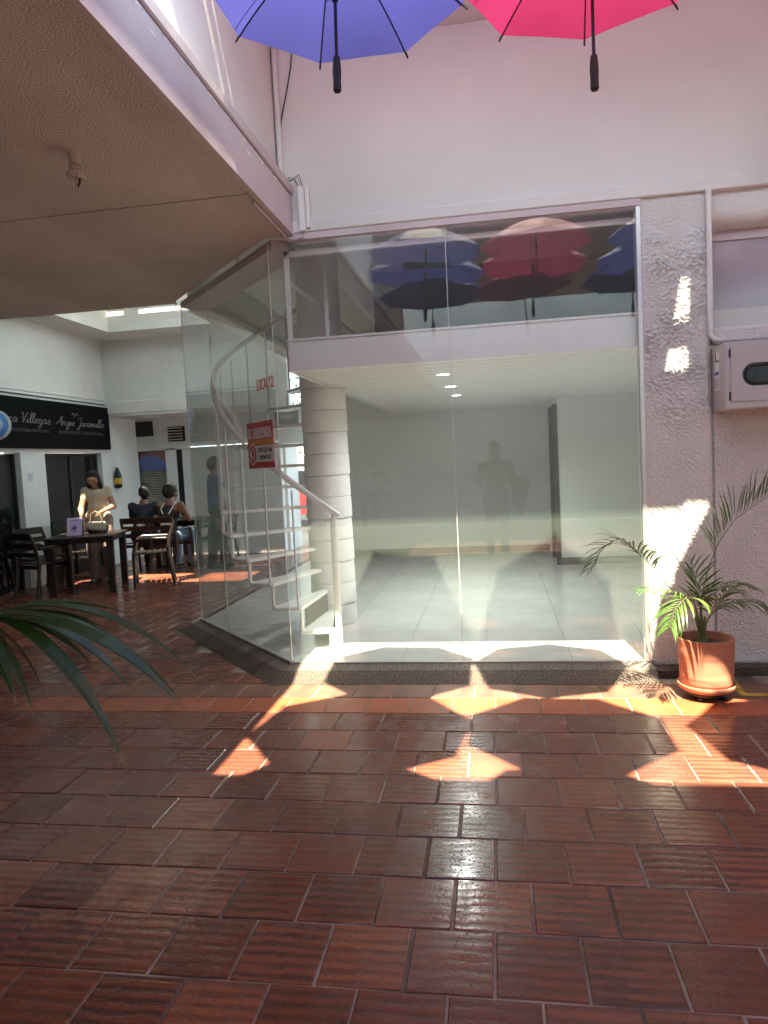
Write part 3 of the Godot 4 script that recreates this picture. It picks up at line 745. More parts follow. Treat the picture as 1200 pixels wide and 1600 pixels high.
# ------------------------------------------------------------------ spiral stair
func build_stairs() -> void:
	var s := thing("spiral_staircase", "white steel spiral stair with twisted balusters winding round the ringed column", "staircase", Vector3(-1.5, 0.08, -6.27))
	var R := 0.955; var da := deg_to_rad(14.2)
	var P := func(a: float, r: float, y: float) -> Vector3: return Vector3(sin(a) * r, y, cos(a) * r)
	for i in 13:
		var a0 := deg_to_rad(12.0) - da * i; var a1 := a0 - da * 1.06
		var y := 0.147 + 0.1872 * i
		var w := MB.new()
		var t := 0.028
		var q := [P.call(a0, 0.2, y), P.call(a0, R, y), P.call((a0 + a1) * 0.5, R + 0.006, y), P.call(a1, R, y), P.call(a1, 0.2, y)]
		for k in [[0, 1, 2], [0, 2, 3], [0, 3, 4]]:
			w.tri(q[k[0]], q[k[1]], q[k[2]]); w.tri(q[k[0]] - Vector3(0, t, 0), q[k[2]] - Vector3(0, t, 0), q[k[1]] - Vector3(0, t, 0))
		for k in 5:
			var a: Vector3 = q[k]; var b: Vector3 = q[(k + 1) % 5]
			w.quad(a - Vector3(0, t, 0), b - Vector3(0, t, 0), b, a)
		put("tread", w, M.whitemetal, s)
		if i < 2:   # speckled risers of the lowest steps
			w = MB.new()
			var yb := 0.0 if i == 0 else y - 0.1872
			var f0: Vector3 = P.call(a0 - 0.02, 0.22, yb + 0.002); var f1: Vector3 = P.call(a0 - 0.02, R - 0.14, yb + 0.002)
			var hh := Vector3(0, y - t - yb - 0.003, 0)
			var th: Vector3 = (f1 - f0).cross(Vector3.UP).normalized() * 0.006
			w.quad(f0 + th, f1 + th, f1 + th + hh, f0 + th + hh); w.quad(f1 - th, f0 - th, f0 - th + hh, f1 - th + hh)
			w.quad(f1 + th, f1 - th, f1 - th + hh, f1 + th + hh)
			put("riser", w, M.mortar, s)
		# folded flat-bar stringer along the outer edge
		w = MB.new()
		w.tube([P.call(a1 + 0.012, R + 0.004, y + 0.1872 - 0.035), P.call(a1 + 0.012, R + 0.006, y + 0.02), P.call(a1 + 0.03, R + 0.006, y - 0.012), P.call(a0 - 0.01, R + 0.006, y - 0.014)], 0.014, 6)
		put("stringer", w, M.whitemetal, s)
		# twisted square baluster
		w = MB.new()
		var hb := 0.93 - i * 0.012
		var bp: Vector3 = P.call(a0 - da * 0.12, R - 0.004, y)
		if i > 0:
			var rows := []
			for k in 25:
				var row := []
				for c in 4:
					var an := TAU * c / 4 + k * 0.55
					row.append(bp + Vector3(cos(an) * 0.009, hb * k / 24.0, sin(an) * 0.009))
				row.reverse()
				rows.append(row)
			w.grid(rows, true)
			put("baluster", w, M.whitemetal, s)
	# newel and handrail
	var w2 := MB.new(); w2.tube([P.call(deg_to_rad(15.0), R - 0.03, 0.0), P.call(deg_to_rad(15.0), R - 0.03, 1.02)], 0.027, 12); put("newel_post", w2, M.whitemetal, s)
	w2 = MB.new(); w2.bbox(P.call(deg_to_rad(12.5), R - 0.05, 0.075), Vector3(0.075, 0.15, 0.05), 0.004); put("newel_foot", w2, M.whitemetal, s)
	w2 = MB.new(); w2.tube([P.call(deg_to_rad(15.0), R - 0.03, 1.02), P.call(deg_to_rad(15.0), R - 0.03, 1.075)], 0.010, 8); put("newel_pin", w2, M.whitemetal, s)
	var pts := []
	for k in 60:
		var a := 17.5 - k * 3.1
		pts.append(P.call(deg_to_rad(a), R, minf(1.04 + (17.5 - a) * 0.01315, 1.04 + 90 * 0.01315 + (17.5 - a - 90.0) * 0.0098)))
	w2 = MB.new(); w2.tube(pts, 0.0235, 12); put("handrail", w2, M.whitemetal, s)

# ------------------------------------------------------------------ umbrellas
func make_umbrella(color_name: String, col: Color, through: Color, base: float) -> Node3D:
	var o := Node3D.new(); o.name = numbered(color_name + "_umbrella"); add_child(o)
	tag(o, color_name + " umbrella", "umbrella", "umbrellas hanging over the court")
	var r := 0.578; var H := 0.235
	var cloth := mat(col, 0.62); cloth.backlight_enabled = true; cloth.backlight = through; cloth.cull_mode = BaseMaterial3D.CULL_DISABLED
	var pt := func(t: float, a: float, sag: float) -> Vector3:
		var rr := r * t * (1.0 - 0.084 * sag * t * t)
		return Vector3(sin(a) * rr, base + H * (1.0 - pow(t, 1.75)) - 0.012 * sag * t + 0.012 * sag * t * t * t, cos(a) * rr)
	var panel := MB.new()
	var rows := []
	for j in 9:
		var row := []
		for i in 9:
			var f := i / 8.0
			row.append(pt.call(0.02 + 0.98 * j / 8.0, (f - 0.5) * TAU / 8.0, 4.0 * f * (1.0 - f)))
		rows.append(row)
	panel.grid(rows)
	var pm := panel.mesh()
	var rib := MB.new()
	var rp := []
	for j in 9: rp.append(pt.call(0.03 + 1.0 * j / 8.0, TAU / 16.0, 0.0) - Vector3(0, 0.007, 0))
	rib.tube(rp, 0.004, 5)
	rib.tube([pt.call(0.55, TAU / 16.0, 0.0) - Vector3(0, 0.01, 0), Vector3(0, base - 0.03, 0)], 0.0022, 4)
	rib.tube([pt.call(1.0, TAU / 16.0, 0.0), pt.call(1.035, TAU / 16.0, 0.0) - Vector3(0, 0.006, 0)], 0.005, 5)
	var rm := rib.mesh()
	for k in 8:
		var p := put("panel", pm, cloth, o); p.rotation.y = TAU * k / 8.0
		var q := put("rib", rm, M.shade_metal, o); q.rotation.y = TAU * k / 8.0
	var w := MB.new(); w.tube([Vector3(0, 0.12, 0), Vector3(0, base + 0.29, 0)], 0.0075, 8); put("shaft", w, M.shade_metal, o)
	w = MB.new(); w.lathe(Vector3.ZERO, [Vector2(0.0, 0.0), Vector2(0.014, 0.003), Vector2(0.0185, 0.012), Vector2(0.0175, 0.05), Vector2(0.0195, 0.09), Vector2(0.0165, 0.135), Vector2(0.014, 0.15), Vector2(0.0, 0.152)], 14); put("handle", w, M.rubber, o)
	w = MB.new(); w.lathe(Vector3(0, base - 0.045, 0), [Vector2(0.0, 0.0), Vector2(0.014, 0.0), Vector2(0.014, 0.05), Vector2(0.0, 0.055)], 10); put("runner", w, M.rubber, o)
	return o

func build_umbrellas() -> void:
	var blue := make_umbrella("blue", lin(0.05, 0.055, 0.26), lin(0.043, 0.045, 0.20), 0.425)
	var pink := make_umbrella("pink", lin(0.40, 0.04, 0.16), lin(0.20, 0.016, 0.07), 0.53)
	var first := [blue, pink]
	var done := [false, false]
	var rowname := ["in the first row from the shop wall", "in the second row from the shop wall", "in the third row from the shop wall", "in the fourth row from the shop wall", "in the fifth row from the shop wall"]
	var colname := ["beside the canopy edge", "between two blue columns", "over the potted palm", "farthest from the canopy"]
	var zs := [-3.0, -1.96, -0.93]
	for r in 3:
		for c in 4:
			var k := c % 2
			var x: float = [-0.585, 0.45, 1.63, 2.75][c]
			if r > 0: x += rng.randf_range(-0.03, 0.03) - (0.115 if c == 0 else -0.03)
			var y := 3.05 if k == 0 else 2.95
			if r > 0: y += rng.randf_range(-0.05, 0.06)
			var z: float = zs[r] + (rng.randf_range(-0.04, 0.04) if r > 0 else (-0.05 if k == 1 else 0.0))
			var turn := rng.randf_range(-0.2, 0.2)
			if r == 0 and c == 0: turn = PI / 8.0 + PI - 0.04
			if r == 0 and c == 1: turn = -0.07
			if r == 0: turn = turn - PI / 8.0
			var lab: String = ["blue", "pink"][k] + " umbrella hanging " + colname[c] + ", " + rowname[r]
			var o: Node3D
			if not done[k]:
				o = first[k]; done[k] = true; o.position = Vector3(x, y, z); o.rotation.y = turn; o.set_meta("label", lab)
			else:
				o = copy(first[k], lab, Vector3(x, y, z), turn)
			if r == 0: o.scale = Vector3.ONE * (0.95 if k == 0 else 0.91)
			else: o.scale = Vector3.ONE * ((1.15 if c == 0 else 1.05) - (0.05 if r == 1 and c > 0 else 0.0))
			if r == 0 and c == 0: o.rotation.z = 0.03
			elif r > 0: o.rotation.x = rng.randf_range(-0.07, 0.07); o.rotation.z = rng.randf_range(-0.07, 0.07)
			# clear hanging line up to a steel wire
		var wz: float = zs[r]
		var w := MB.new(); w.tube([Vector3(-1.40, 3.80, wz), Vector3(5.4, 3.80, wz)], 0.003, 5)
		var wr := put("hanging_wire", w, M.cable); tag(wr, "thin dark steel wire carrying the umbrellas " + rowname[r], "wire", "umbrella wires")

# ------------------------------------------------------------------ plants
func leaflet(mb: MB, base: Vector3, dir: Vector3, up: Vector3, length: float, width: float, droop: float) -> void:
	var side := dir.cross(up).normalized()
	var p := base; var d := dir
	var prev := [p, p]
	for k in 5:
		var f := (k + 1) / 5.0
		d = (d + Vector3(0, -droop * 0.33 * f, 0)).normalized()
		p = p + d * length / 5.0
		var wd := width * sin(PI * clampf(f * 0.86 + 0.12, 0, 1)) * (1.0 if k < 4 else 0.0)
		var a := p + side * wd - up * wd * 0.35; var b := p - side * wd - up * wd * 0.35
		var q0: Vector3 = prev[0]; var q1: Vector3 = prev[1]
		if k == 0:
			mb.tri(base, a, p); mb.tri(base, p, b)
		elif k == 4:
			mb.tri(q0, p, prev[2]); mb.tri(prev[2], p, q1)
		else:
			mb.quad(q0, a, p, prev[2]); mb.quad(prev[2], p, b, q1)
		prev = [a, b, p]

func frond(parent: Node, pts: Array, from: float, n: int, length: float, width: float, droop: float, tilt: float, m: Material, spread := 0.9) -> void:
	var cv := Curve3D.new()
	for i in pts.size():
		var t: Vector3 = (pts[mini(i + 1, pts.size() - 1)] - pts[maxi(i - 1, 0)]) * 0.18
		cv.add_point(pts[i], -t, t)
	var L := cv.get_baked_length()
	var st := MB.new(); var sp := []; var sr := []
	for k in 22:
		sp.append(cv.sample_baked(L * k / 21.0)); sr.append(lerpf(0.0048, 0.0009, k / 21.0))
	st.tube(sp, sr, 6)
	var f := put("frond", st, M.stem, parent)
	var lf := MB.new()
	for k in n:
		var s := from + (1.0 - from) * (k + 0.5) / n
		for sd: float in [-1.0, 1.0]:
			var p := cv.sample_baked(L * clampf(s + sd * 0.006, 0, 1)); var q := cv.sample_baked(L * minf(1.0, s + 0.03)); var q0 := cv.sample_baked(L * maxf(0.0, s - 0.03))
			var t := (q - q0).normalized()
			var side := t.cross(Vector3.UP)
			if side.length() < 0.15: side = t.cross(Vector3(0, 0, 1))
			side = side.normalized()
			var up := side.cross(t).normalized()
			var ll := length * (0.55 + 0.45 * sin(PI * clampf((s - from) / (1.0 - from) * 0.9 + 0.15, 0, 1))) * rng.randf_range(0.85, 1.08)
			var d := (t * spread + side * sd * (1.0 - tilt * 0.5) + up * (0.25 + tilt) + Vector3(rng.randf_range(-0.1, 0.1), rng.randf_range(-0.1, 0.1), rng.randf_range(-0.1, 0.1))).normalized()
			leaflet(lf, p, d, up, ll, width * rng.randf_range(0.8, 1.15), droop * rng.randf_range(0.7, 1.3))
	put("leaflets", lf, m, f)

func build_pot_palm() -> void:
	var c := Vector3(1.215, 0, -4.46)
	var st := thing("plant_stand", "low black round stand beneath the terracotta pot", "plant stand", c)
	var w := MB.new(); w.lathe(Vector3.ZERO, [Vector2(0.0, 0.030), Vector2(0.125, 0.030), Vector2(0.132, 0.035), Vector2(0.132, 0.05), Vector2(0.125, 0.054), Vector2(0.0, 0.054)], 28); put("plate", w, M.rubber, st)
	for k in 4:
		w = MB.new(); w.lathe(Vector3(cos(TAU * k / 4 + 0.6) * 0.105, 0.0, sin(TAU * k / 4 + 0.6) * 0.105), [Vector2(0.0, 0.0), Vector2(0.017, 0.002), Vector2(0.017, 0.028), Vector2(0.0, 0.031)], 10); put("wheel", w, M.dark, st)
	var p := thing("potted_palm", "slender feather palm in a round terracotta pot against the stucco pillar", "potted plant", c + Vector3(0, 0.054, 0))
	w = MB.new(); w.lathe(Vector3.ZERO, [Vector2(0.0, 0.0), Vector2(0.145, 0.0), Vector2(0.162, 0.012), Vector2(0.167, 0.036), Vector2(0.160, 0.040), Vector2(0.15, 0.03), Vector2(0.0, 0.03)], 40); put("saucer", w, M.terracotta, p)
	w = MB.new(); w.lathe(Vector3(0, 0.032, 0), [Vector2(0.0, 0.0), Vector2(0.132, 0.0), Vector2(0.146, 0.008), Vector2(0.151, 0.025), Vector2(0.160, 0.275), Vector2(0.159, 0.284), Vector2(0.153, 0.286), Vector2(0.148, 0.280), Vector2(0.146, 0.20)], 48); put("pot", w, M.terracotta, p)
	var rows := []
	for j in 8:
		var row := []
		for i in 28:
			var a := -TAU * i / 28.0; var rr := 0.148 * (1.0 - j / 7.0)
			row.append(Vector3(cos(a) * rr, 0.262 + rng.randf_range(-0.006, 0.006) + 0.01 * j / 7.0, sin(a) * rr))
		rows.append(row)
	w = MB.new(); w.grid(rows, true); put("soil", w, M.soil, p)
	var loc := func(xy: Array, z0: float, z1: float) -> Array:
		var out := []
		for i in xy.size():
			var f := float(i) / (xy.size() - 1)
			out.append(Vector3(xy[i][0] - c.x, xy[i][1] - 0.054, lerpf(0.0, lerpf(z0, z1, f), minf(1.0, f * 1.6))))
		return out
	var rt := [1.195, 0.33]
	frond(p, loc.call([rt, [1.205, 0.652], [1.301, 0.944], [1.382, 1.072], [1.497, 1.166], [1.600, 1.236], [1.720, 1.27]], -0.06, 0.10), 0.46, 24, 0.299, 0.0083, 0.55, 0.55, M.leaf)
	frond(p, loc.call([rt, [1.145, 0.516], [1.008, 0.676], [0.888, 0.828], [0.801, 0.925], [0.698, 0.985], [0.607, 0.96], [0.525, 0.84]], 0.05, 0.22), 0.50, 20, 0.195, 0.0072, 0.9, 0.25, M.leaf)
	frond(p, loc.call([rt, [1.183, 0.645], [1.149, 0.739], [1.048, 0.843], [0.891, 0.90]], -0.02, -0.05), 0.42, 11, 0.195, 0.0066, 0.8, 0.1, M.leaf)
	frond(p, loc.call([rt, [1.154, 0.50], [1.120, 0.614], [1.05, 0.655], [0.98, 0.60], [0.94, 0.50]], 0.12, 0.30), 0.40, 18, 0.221, 0.0077, 1.3, 0.0, M.leaf)
	frond(p, loc.call([rt, [1.210, 0.46], [1.255, 0.53], [1.34, 0.585], [1.45, 0.60], [1.545, 0.545], [1.59, 0.45]], 0.05, 0.10), 0.34, 20, 0.208, 0.0072, 1.3, 0.0, M.leaf)
	frond(p, loc.call([rt, [1.185, 0.50], [1.20, 0.633], [1.304, 0.665], [1.408, 0.68], [1.519, 0.645]], 0.0, -0.06), 0.42, 18, 0.182, 0.0066, 1.0, 0.1, M.leaf)
	frond(p, loc.call([rt, [1.170, 0.50], [1.132, 0.626], [1.018, 0.664], [0.911, 0.686], [0.80, 0.69]], 0.04, 0.14), 0.42, 15, 0.169, 0.0060, 0.9, 0.05, M.leaf)
	frond(p, loc.call([rt, [1.20, 0.50], [1.195, 0.66], [1.18, 0.76], [1.16, 0.80]], -0.06, -0.12), 0.45, 9, 0.195, 0.0066, 0.4, 0.4, M.leaf)
	frond(p, loc.call([rt, [1.205, 0.48], [1.235, 0.62], [1.285, 0.70], [1.33, 0.69]], 0.14, 0.26), 0.42, 12, 0.195, 0.0072, 1.1, 0.1, M.leaf)
	for k in 7:
		w = MB.new(); var a := TAU * k / 7.0
		w.tube([Vector3(-0.02 + cos(a) * 0.028, 0.26, sin(a) * 0.028), Vector3(-0.02 + cos(a) * 0.014, 0.34, sin(a) * 0.014), Vector3(-0.03 + cos(a) * 0.03, 0.44, sin(a) * 0.03)], [0.014, 0.009, 0.004], 7); put("stem", w, M.stem, p)

func build_fan_palm() -> void:
	var c := Vector3(-1.60, 0, -1.32)
	var p := thing("fan_palm", "dark green fan palm with drooping brown-tipped blades in a pot", "potted plant", c)
	var w := MB.new(); w.lathe(Vector3.ZERO, [Vector2(0.0, 0.0), Vector2(0.17, 0.0), Vector2(0.20, 0.36), Vector2(0.21, 0.37), Vector2(0.19, 0.375), Vector2(0.185, 0.33), Vector2(0.0, 0.33)], 32); put("pot", w, M.terracotta, p)
	var leaves := [[Vector3(0.10, 1.115, -0.42), [Vector3(-1.459, 1.112, -1.95), Vector3(-1.124, 1.17, -1.62), Vector3(-1.253, 1.069, -1.88), Vector3(-1.203, 1.047, -2.0), Vector3(-0.954, 0.934, -1.7), Vector3(-0.881, 0.91, -1.92), Vector3(-0.774, 0.93, -1.60), Vector3(-0.867, 0.866, -1.8), Vector3(-0.907, 0.80, -1.55), Vector3(-1.227, 0.95, -1.6), Vector3(-1.291, 0.854, -1.75), Vector3(-1.35, 0.831, -1.9), Vector3(-1.124, 0.97, -1.8), Vector3(-1.077, 0.865, -2.05), Vector3(-1.02, 1.04, -1.78), Vector3(-1.33, 0.90, -1.52), Vector3(-1.12, 1.08, -2.02)]]]
	for h: Array in [[Vector3(-0.02, 1.36, 0.10), Vector3(0.5, 0.1, 0.5)], [Vector3(-0.30, 1.28, -0.15), Vector3(-0.8, 0.0, -0.3)], [Vector3(-0.10, 1.48, -0.02), Vector3(-0.3, 0.3, 0.5)], [Vector3(-0.10, 1.12, 0.38), Vector3(-0.2, 0.0, 0.9)]]:
		var tp := []
		var d: Vector3 = (h[1] as Vector3).normalized(); var sd := d.cross(Vector3.UP).normalized()
		for k in 15:
			var a := lerpf(-1.7, 1.7, k / 14.0)
			tp.append(c + (h[0] as Vector3) + (d * cos(a) + sd * sin(a)) * rng.randf_range(0.42, 0.58) + Vector3(0, rng.randf_range(-0.26, -0.04), 0))
		leaves.append([h[0], tp])
	for h: Array in leaves:
		var hub: Vector3 = h[0]
		w = MB.new(); w.tube([Vector3(0, 0.33, 0), Vector3(hub.x * 0.3, hub.y * 0.65, hub.z * 0.3), hub], [0.012, 0.009, 0.007], 7)
		var st := put("leaf_stalk", w, M.stem, p)
		for tip: Vector3 in h[1]:
			var e := tip - c - hub
			var ln := e.length()
			var flat := Vector3(e.x, 0, e.z).normalized()
			var sd := flat.cross(Vector3.UP).normalized()
			var c1 := hub + Vector3(e.x, 0, e.z) * 0.40 + Vector3(0, ln * rng.randf_range(0.12, 0.20), 0)
			var c2 := hub + Vector3(e.x, 0, e.z) * 0.85 + Vector3(0, e.y * 0.45 + ln * 0.06, 0)
			var wd := rng.randf_range(0.021, 0.031)
			var blade := MB.new(); var tipm := MB.new()
			var pa := hub; var pb := hub; var pm := hub
			for q in 14:
				var f := (q + 1) / 14.0; var g := 1.0 - f
				var pt := hub * g * g * g + c1 * 3.0 * g * g * f + c2 * 3.0 * g * f * f + (hub + e) * f * f * f
				var hw := wd * smoothstep(0.0, 0.45, f) * (1.0 - smoothstep(0.55, 1.0, f) * 0.9)
				var na := pt - sd * hw + Vector3(0, hw * 0.45, 0); var nb := pt + sd * hw + Vector3(0, hw * 0.45, 0)
				var tgt := tipm if q >= 13 else blade
				tgt.quad(pa, na, pt, pm); tgt.quad(pm, pt, nb, pb)
				pa = na; pb = nb; pm = pt
			var bl := put("leaf_blade", blade, M.fan, st)
			put("dry_tip", tipm, M.fantip, st)

# ------------------------------------------------------------------ far court
func build_far_court() -> void:
	var b := thing("cafe_building", "pale grey wall with a black fascia sign and dark glass doors at the far court", "building", Vector3(-6.45, 0, 0))
	var w := MB.new(); w.span(Vector3(-0.25, 1.90, -10.98), Vector3(0, 3.75, 6.6)); w.span(Vector3(-0.25, 2.56, -11.2), Vector3(0, 3.75, -10.98)); put("upper_wall", w, M.farwall, b)
	w = MB.new(); w.span(Vector3(-0.25, 0, -9.46), Vector3(0, 1.90, -8.92)); put("wall_pier", w, M.farwall, b)
	w = MB.new(); w.span(Vector3(-0.25, 0, -12.22), Vector3(-0.004, 2.56, -10.98)); put("wall_pier", w, M.farwall, b)
	w = MB.new(); w.span(Vector3(-0.25, 0, -6.9), Vector3(0, 1.90, 6.6)); put("wall_pier", w, M.farwall, b)  # unseen near stretch, added to shut out sky light from the side
	w = MB.new(); w.span(Vector3(-0.12, 0.0, -8.92), Vector3(-0.11, 1.88, -6.9)); put("glass_door", w, M.darkglass, b)
	var g := w
	w = MB.new(); w.span(Vector3(-0.12, 0.0, -10.98), Vector3(-0.11, 1.88, -9.46)); put("glass_door", w, M.darkglass, b)
	for z: float in [-8.90, -8.0, -10.96, -10.22, -9.48]:
		w = MB.new(); w.span(Vector3(-0.13, 0.0, z - 0.025), Vector3(-0.09, 1.88, z + 0.025)); put("door_frame", w, M.dark, b)
	w = MB.new(); w.span(Vector3(-0.13, 1.84, -10.98), Vector3(-0.088, 1.89, -9.46)); put("door_frame", w, M.dark, b)
	w = MB.new(); w.tube([Vector3(0.01, 2.70, -4.5), Vector3(0.01, 2.70, -11.18)], 0.008, 6); put("cable", w, M.cable, b)
	w = MB.new(); w.tube([Vector3(0.01, 2.76, -4.5), Vector3(0.01, 2.755, -8.0), Vector3(0.01, 2.765, -11.18)], 0.006, 6); put("cable", w, M.farwall, b)
	w = MB.new(); w.box(Vector3(0.004, 1.55, -9.1), Vector3(0.004, 0.12, 0.10)); put("notice", w, mat(lin(0.5, 0.53, 0.6), 0.6), b)
	# back building of the far court: white band over a recessed shop front
	var k := thing("back_shop_building", "white building closing the far court with a recessed shop front under a low band", "building", Vector3(0, 0, -11.2))
	w = MB.new(); w.span(Vector3(-6.45, 2.535, -0.15), Vector3(-3.25, 4.3, 0.0)); put("upper_wall", w, M.farwall, k)
	w = MB.new(); w.bbox(Vector3(-4.85, 2.64, 0.012), Vector3(3.2, 0.205, 0.02), 0.004); put("band", w, M.wall, k)
	w = MB.new(); w.span(Vector3(-6.45, 2.50, -1.1), Vector3(-3.25, 2.535, -0.0)); put("porch_ceiling", w, M.farwall, k)
	w = MB.new()
	w.span(Vector3(-6.9, 1.925, -1.15), Vector3(-3.25, 2.50, -1.0)); w.span(Vector3(-6.9, 0, -1.9), Vector3(-6.75, 2.5, -1.15)); w.span(Vector3(-5.92, 0, -1.15), Vector3(-5.72, 1.95, -1.0)); w.span(Vector3(-4.75, 0, -1.15), Vector3(-3.75, 1.95, -1.0)); w.span(Vector3(-6.75, 0, -1.15), Vector3(-6.68, 1.95, -1.0))
	put("shop_wall", w, M.farwall, k)
	w = MB.new(); w.span(Vector3(-6.62, 2.19, -1.0), Vector3(-6.12, 2.46, -0.985)); put("dark_vent", w, M.dark, k)
	var lv := MB.new(); lv.span(Vector3(-5.835, 2.07, -1.0), Vector3(-5.51, 2.34, -0.985)); var lo := put("louvre", lv, M.dark, k)
	for q in 5:
		w = MB.new(); w.bbox(Vector3(-5.70, 2.105 + q * 0.052, -0.975), Vector3(0.30, 0.006, 0.03), 0.001, Basis(Vector3.RIGHT, 0.5)); put("slat", w, M.farwall, lo)
	w = MB.new(); w.span(Vector3(-6.68, 0.0, -1.05), Vector3(-5.92, 1.92, -1.04)); put("display_window", w, glass(Color(0.4, 0.45, 0.45), 0.06), k)
	var bd := MB.new()
	for q in 38: bd.bbox(Vector3(-6.30, 0.08 + q * 0.042, -1.12), Vector3(0.75, 0.032, 0.008), 0.001, Basis(Vector3.RIGHT, 0.35))
	put("slatted_blind", bd, plaster(lin(0.30, 0.30, 0.20), 0.25, 201, 3.0, null, 0.0), k)
	w = MB.new(); w.span(Vector3(-6.68, 1.56, -1.10), Vector3(-5.93, 1.92, -1.095)); var bn := put("window_reflection_sheet", w, mat(lin(0.30, 0.03, 0.035), 0.5), k)  # red and blue reflection in the window, built as a coloured sheet
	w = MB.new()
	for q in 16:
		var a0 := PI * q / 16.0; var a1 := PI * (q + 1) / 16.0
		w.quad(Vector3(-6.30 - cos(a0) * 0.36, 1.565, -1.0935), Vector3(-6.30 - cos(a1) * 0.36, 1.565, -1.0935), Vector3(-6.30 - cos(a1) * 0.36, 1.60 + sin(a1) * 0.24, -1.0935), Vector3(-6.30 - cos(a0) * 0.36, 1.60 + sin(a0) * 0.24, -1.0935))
	put("reflected_blue_arch", w, mat(lin(0.06, 0.10, 0.45), 0.5), bn)
	w = MB.new(); w.span(Vector3(-6.75, 0, -1.9), Vector3(-3.7, 2.5, -1.85)); put("shop_back", w, M.farwall, k)
	w = MB.new(); w.span(Vector3(-6.9, 2.505, -1.9), Vector3(-3.25, 2.56, -1.105)); put("shop_ceiling", w, M.farwall, k)
	w = MB.new(); w.span(Vector3(-3.75, 0, -1.84), Vector3(-3.7, 2.5, -1.152)); put("shop_side", w, M.farwall, k)
	w = MB.new(); w.span(Vector3(-5.72, 0.0, -1.06), Vector3(-5.60, 1.93, -1.04)); put("door_frame", w, M.dark, k)
	w = MB.new(); w.span(Vector3(-5.60, 0.0, -1.03), Vector3(-4.75, 1.922, -1.01)); put("door", w, M.farwall, k)
	# board reading Valle, seen through the shop
	var vb := thing("street_board", "dark blue board reading Valle hung at the end of the far building", "sign", Vector3(-3.58, 2.36, -12.15))
	w = MB.new(); w.box(Vector3.ZERO, Vector3(0.42, 0.34, 0.02)); put("board", w, mat(lin(0.02, 0.03, 0.06), 0.5), vb)
	words("Valle", 0.09, mat(lin(0.55, 0.6, 0.6), 0.5), vb, Vector3(0, 0.03, 0.011), Basis())
	# ceiling of the far court with its skylight well
	var c := thing("far_court_roof", "white ceiling of the far court with a skylight well under added light-cutting slats", "roof", Vector3(0, 3.75, 0))
	for r: Array in [[-6.7, -5.89, -11.2, -6.54], [-5.89, -3.0, -11.2, -10.50], [-5.89, -3.0, -7.05, -6.54], [-3.3, -2.85, -10.50, -7.05]]:
		w = MB.new(); w.span(Vector3(r[0], 0, r[2]), Vector3(r[1], 0.12, r[3])); put("ceiling_slab", w, M.farwall, c)
	w = MB.new(); w.span(Vector3(-5.97, 0.12, -10.6), Vector3(-5.89, 0.95, -7.05)); put("well_wall", w, M.wall, c)
	w = MB.new(); w.span(Vector3(-5.89, 0.12, -10.6), Vector3(-2.85, 0.95, -10.50)); put("well_wall", w, M.wall, c)
	w = MB.new(); w.span(Vector3(-5.6, 0.55, -10.5), Vector3(-5.35, 0.70, -7.05)); put("well_beam", w, M.wall, c)
	w = MB.new(); w.span(Vector3(-4.3, 0.55, -10.5), Vector3(-4.05, 0.70, -7.05)); put("well_beam", w, M.wall, c)
	for q in 6:  # unseen slats added to cut sun and sky light through the well
		w = MB.new(); w.span(Vector3(-5.97, 0.951, -10.6 + q * 0.53), Vector3(-2.85, 1.03, -10.6 + q * 0.53 + (0.455 if q < 5 else 0.60))); put("added_well_slat", w, M.wall, c)
	w = MB.new(); w.lathe(Vector3(-6.2, -0.002, -9.2), [Vector2(0.0, 0.0), Vector2(0.10, -0.012), Vector2(0.13, 0.0)], 24); put("ceiling_disc", w, M.farwall, c)
	# building over the shop, up to the roof
	w = MB.new(); w.span(Vector3(-2.9, 3.56, -11.0), Vector3(-2.4, 4.5, -6.0)); put("well_wall", w, M.wall, c)
	# black sign with script lettering
	var s := thing("shop_sign", "long black signboard with thin script names along the cafe wall", "sign", Vector3(-6.45, 2.30, -8.4))
	w = MB.new(); w.bbox(Vector3(0.03, 0.0, -0.30), Vector3(0.05, 0.70, 5.0), 0.004); put("board", w, M.black, s)
	var ink := mat(lin(0.30, 0.26, 0.24), 0.6); var ink2 := mat(lin(0.09, 0.08, 0.075), 0.6)
	var bs := Basis(Vector3(0, 0, -1), Vector3.UP, Vector3(1, 0, 0))
	var sl := bs * Basis(Vector3(1, 0, 0), Vector3(0.32, 1, 0), Vector3(0, 0, 1))
	script(s, "ca Villegas", 0.15, Vector3(0.060, 0.0, -0.235), 0.93, ink)
	words("CAFE Y REPOSTERIA NATURAL", 0.045, ink2, s, Vector3(0.058, -0.10, -0.52), bs, "lettering", false, false, 1.25)
	script(s, "Angie Jaramillo", 0.14, Vector3(0.060, 0.0, -1.32), 1.28, ink)
	words("REPOSTERIA TRADICIONAL", 0.05, ink2, s, Vector3(0.058, -0.10, -1.98), bs, "lettering", false, false, 1.22)
	w = MB.new(); w.tube([Vector3(0.058, 0.17, -1.72), Vector3(0.058, 0.20, -1.76), Vector3(0.058, 0.15, -1.80), Vector3(0.058, 0.20, -1.85), Vector3(0.058, 0.17, -1.90)], 0.004, 5); put("emblem", w, ink, s)
	var rs := thing("round_sign", "round blue and white sign projecting in front of the black signboard", "sign", Vector3(-6.36, 2.24, -8.34))
	rs.rotation.y = 0.35
	for q: Array in [[0.20, 0.02, lin(0.6, 0.62, 0.64)], [0.175, 0.024, lin(0.10, 0.28, 0.62)], [0.11, 0.028, lin(0.42, 0.55, 0.75)]]:
		w = MB.new(); w.lathe(Vector3.ZERO, [Vector2(0.0, -q[1]), Vector2(q[0], -q[1]), Vector2(q[0], q[1]), Vector2(0.0, q[1])], 32, Basis(Vector3.RIGHT, PI / 2)); put("disc", w, mat(q[2], 0.4), rs)

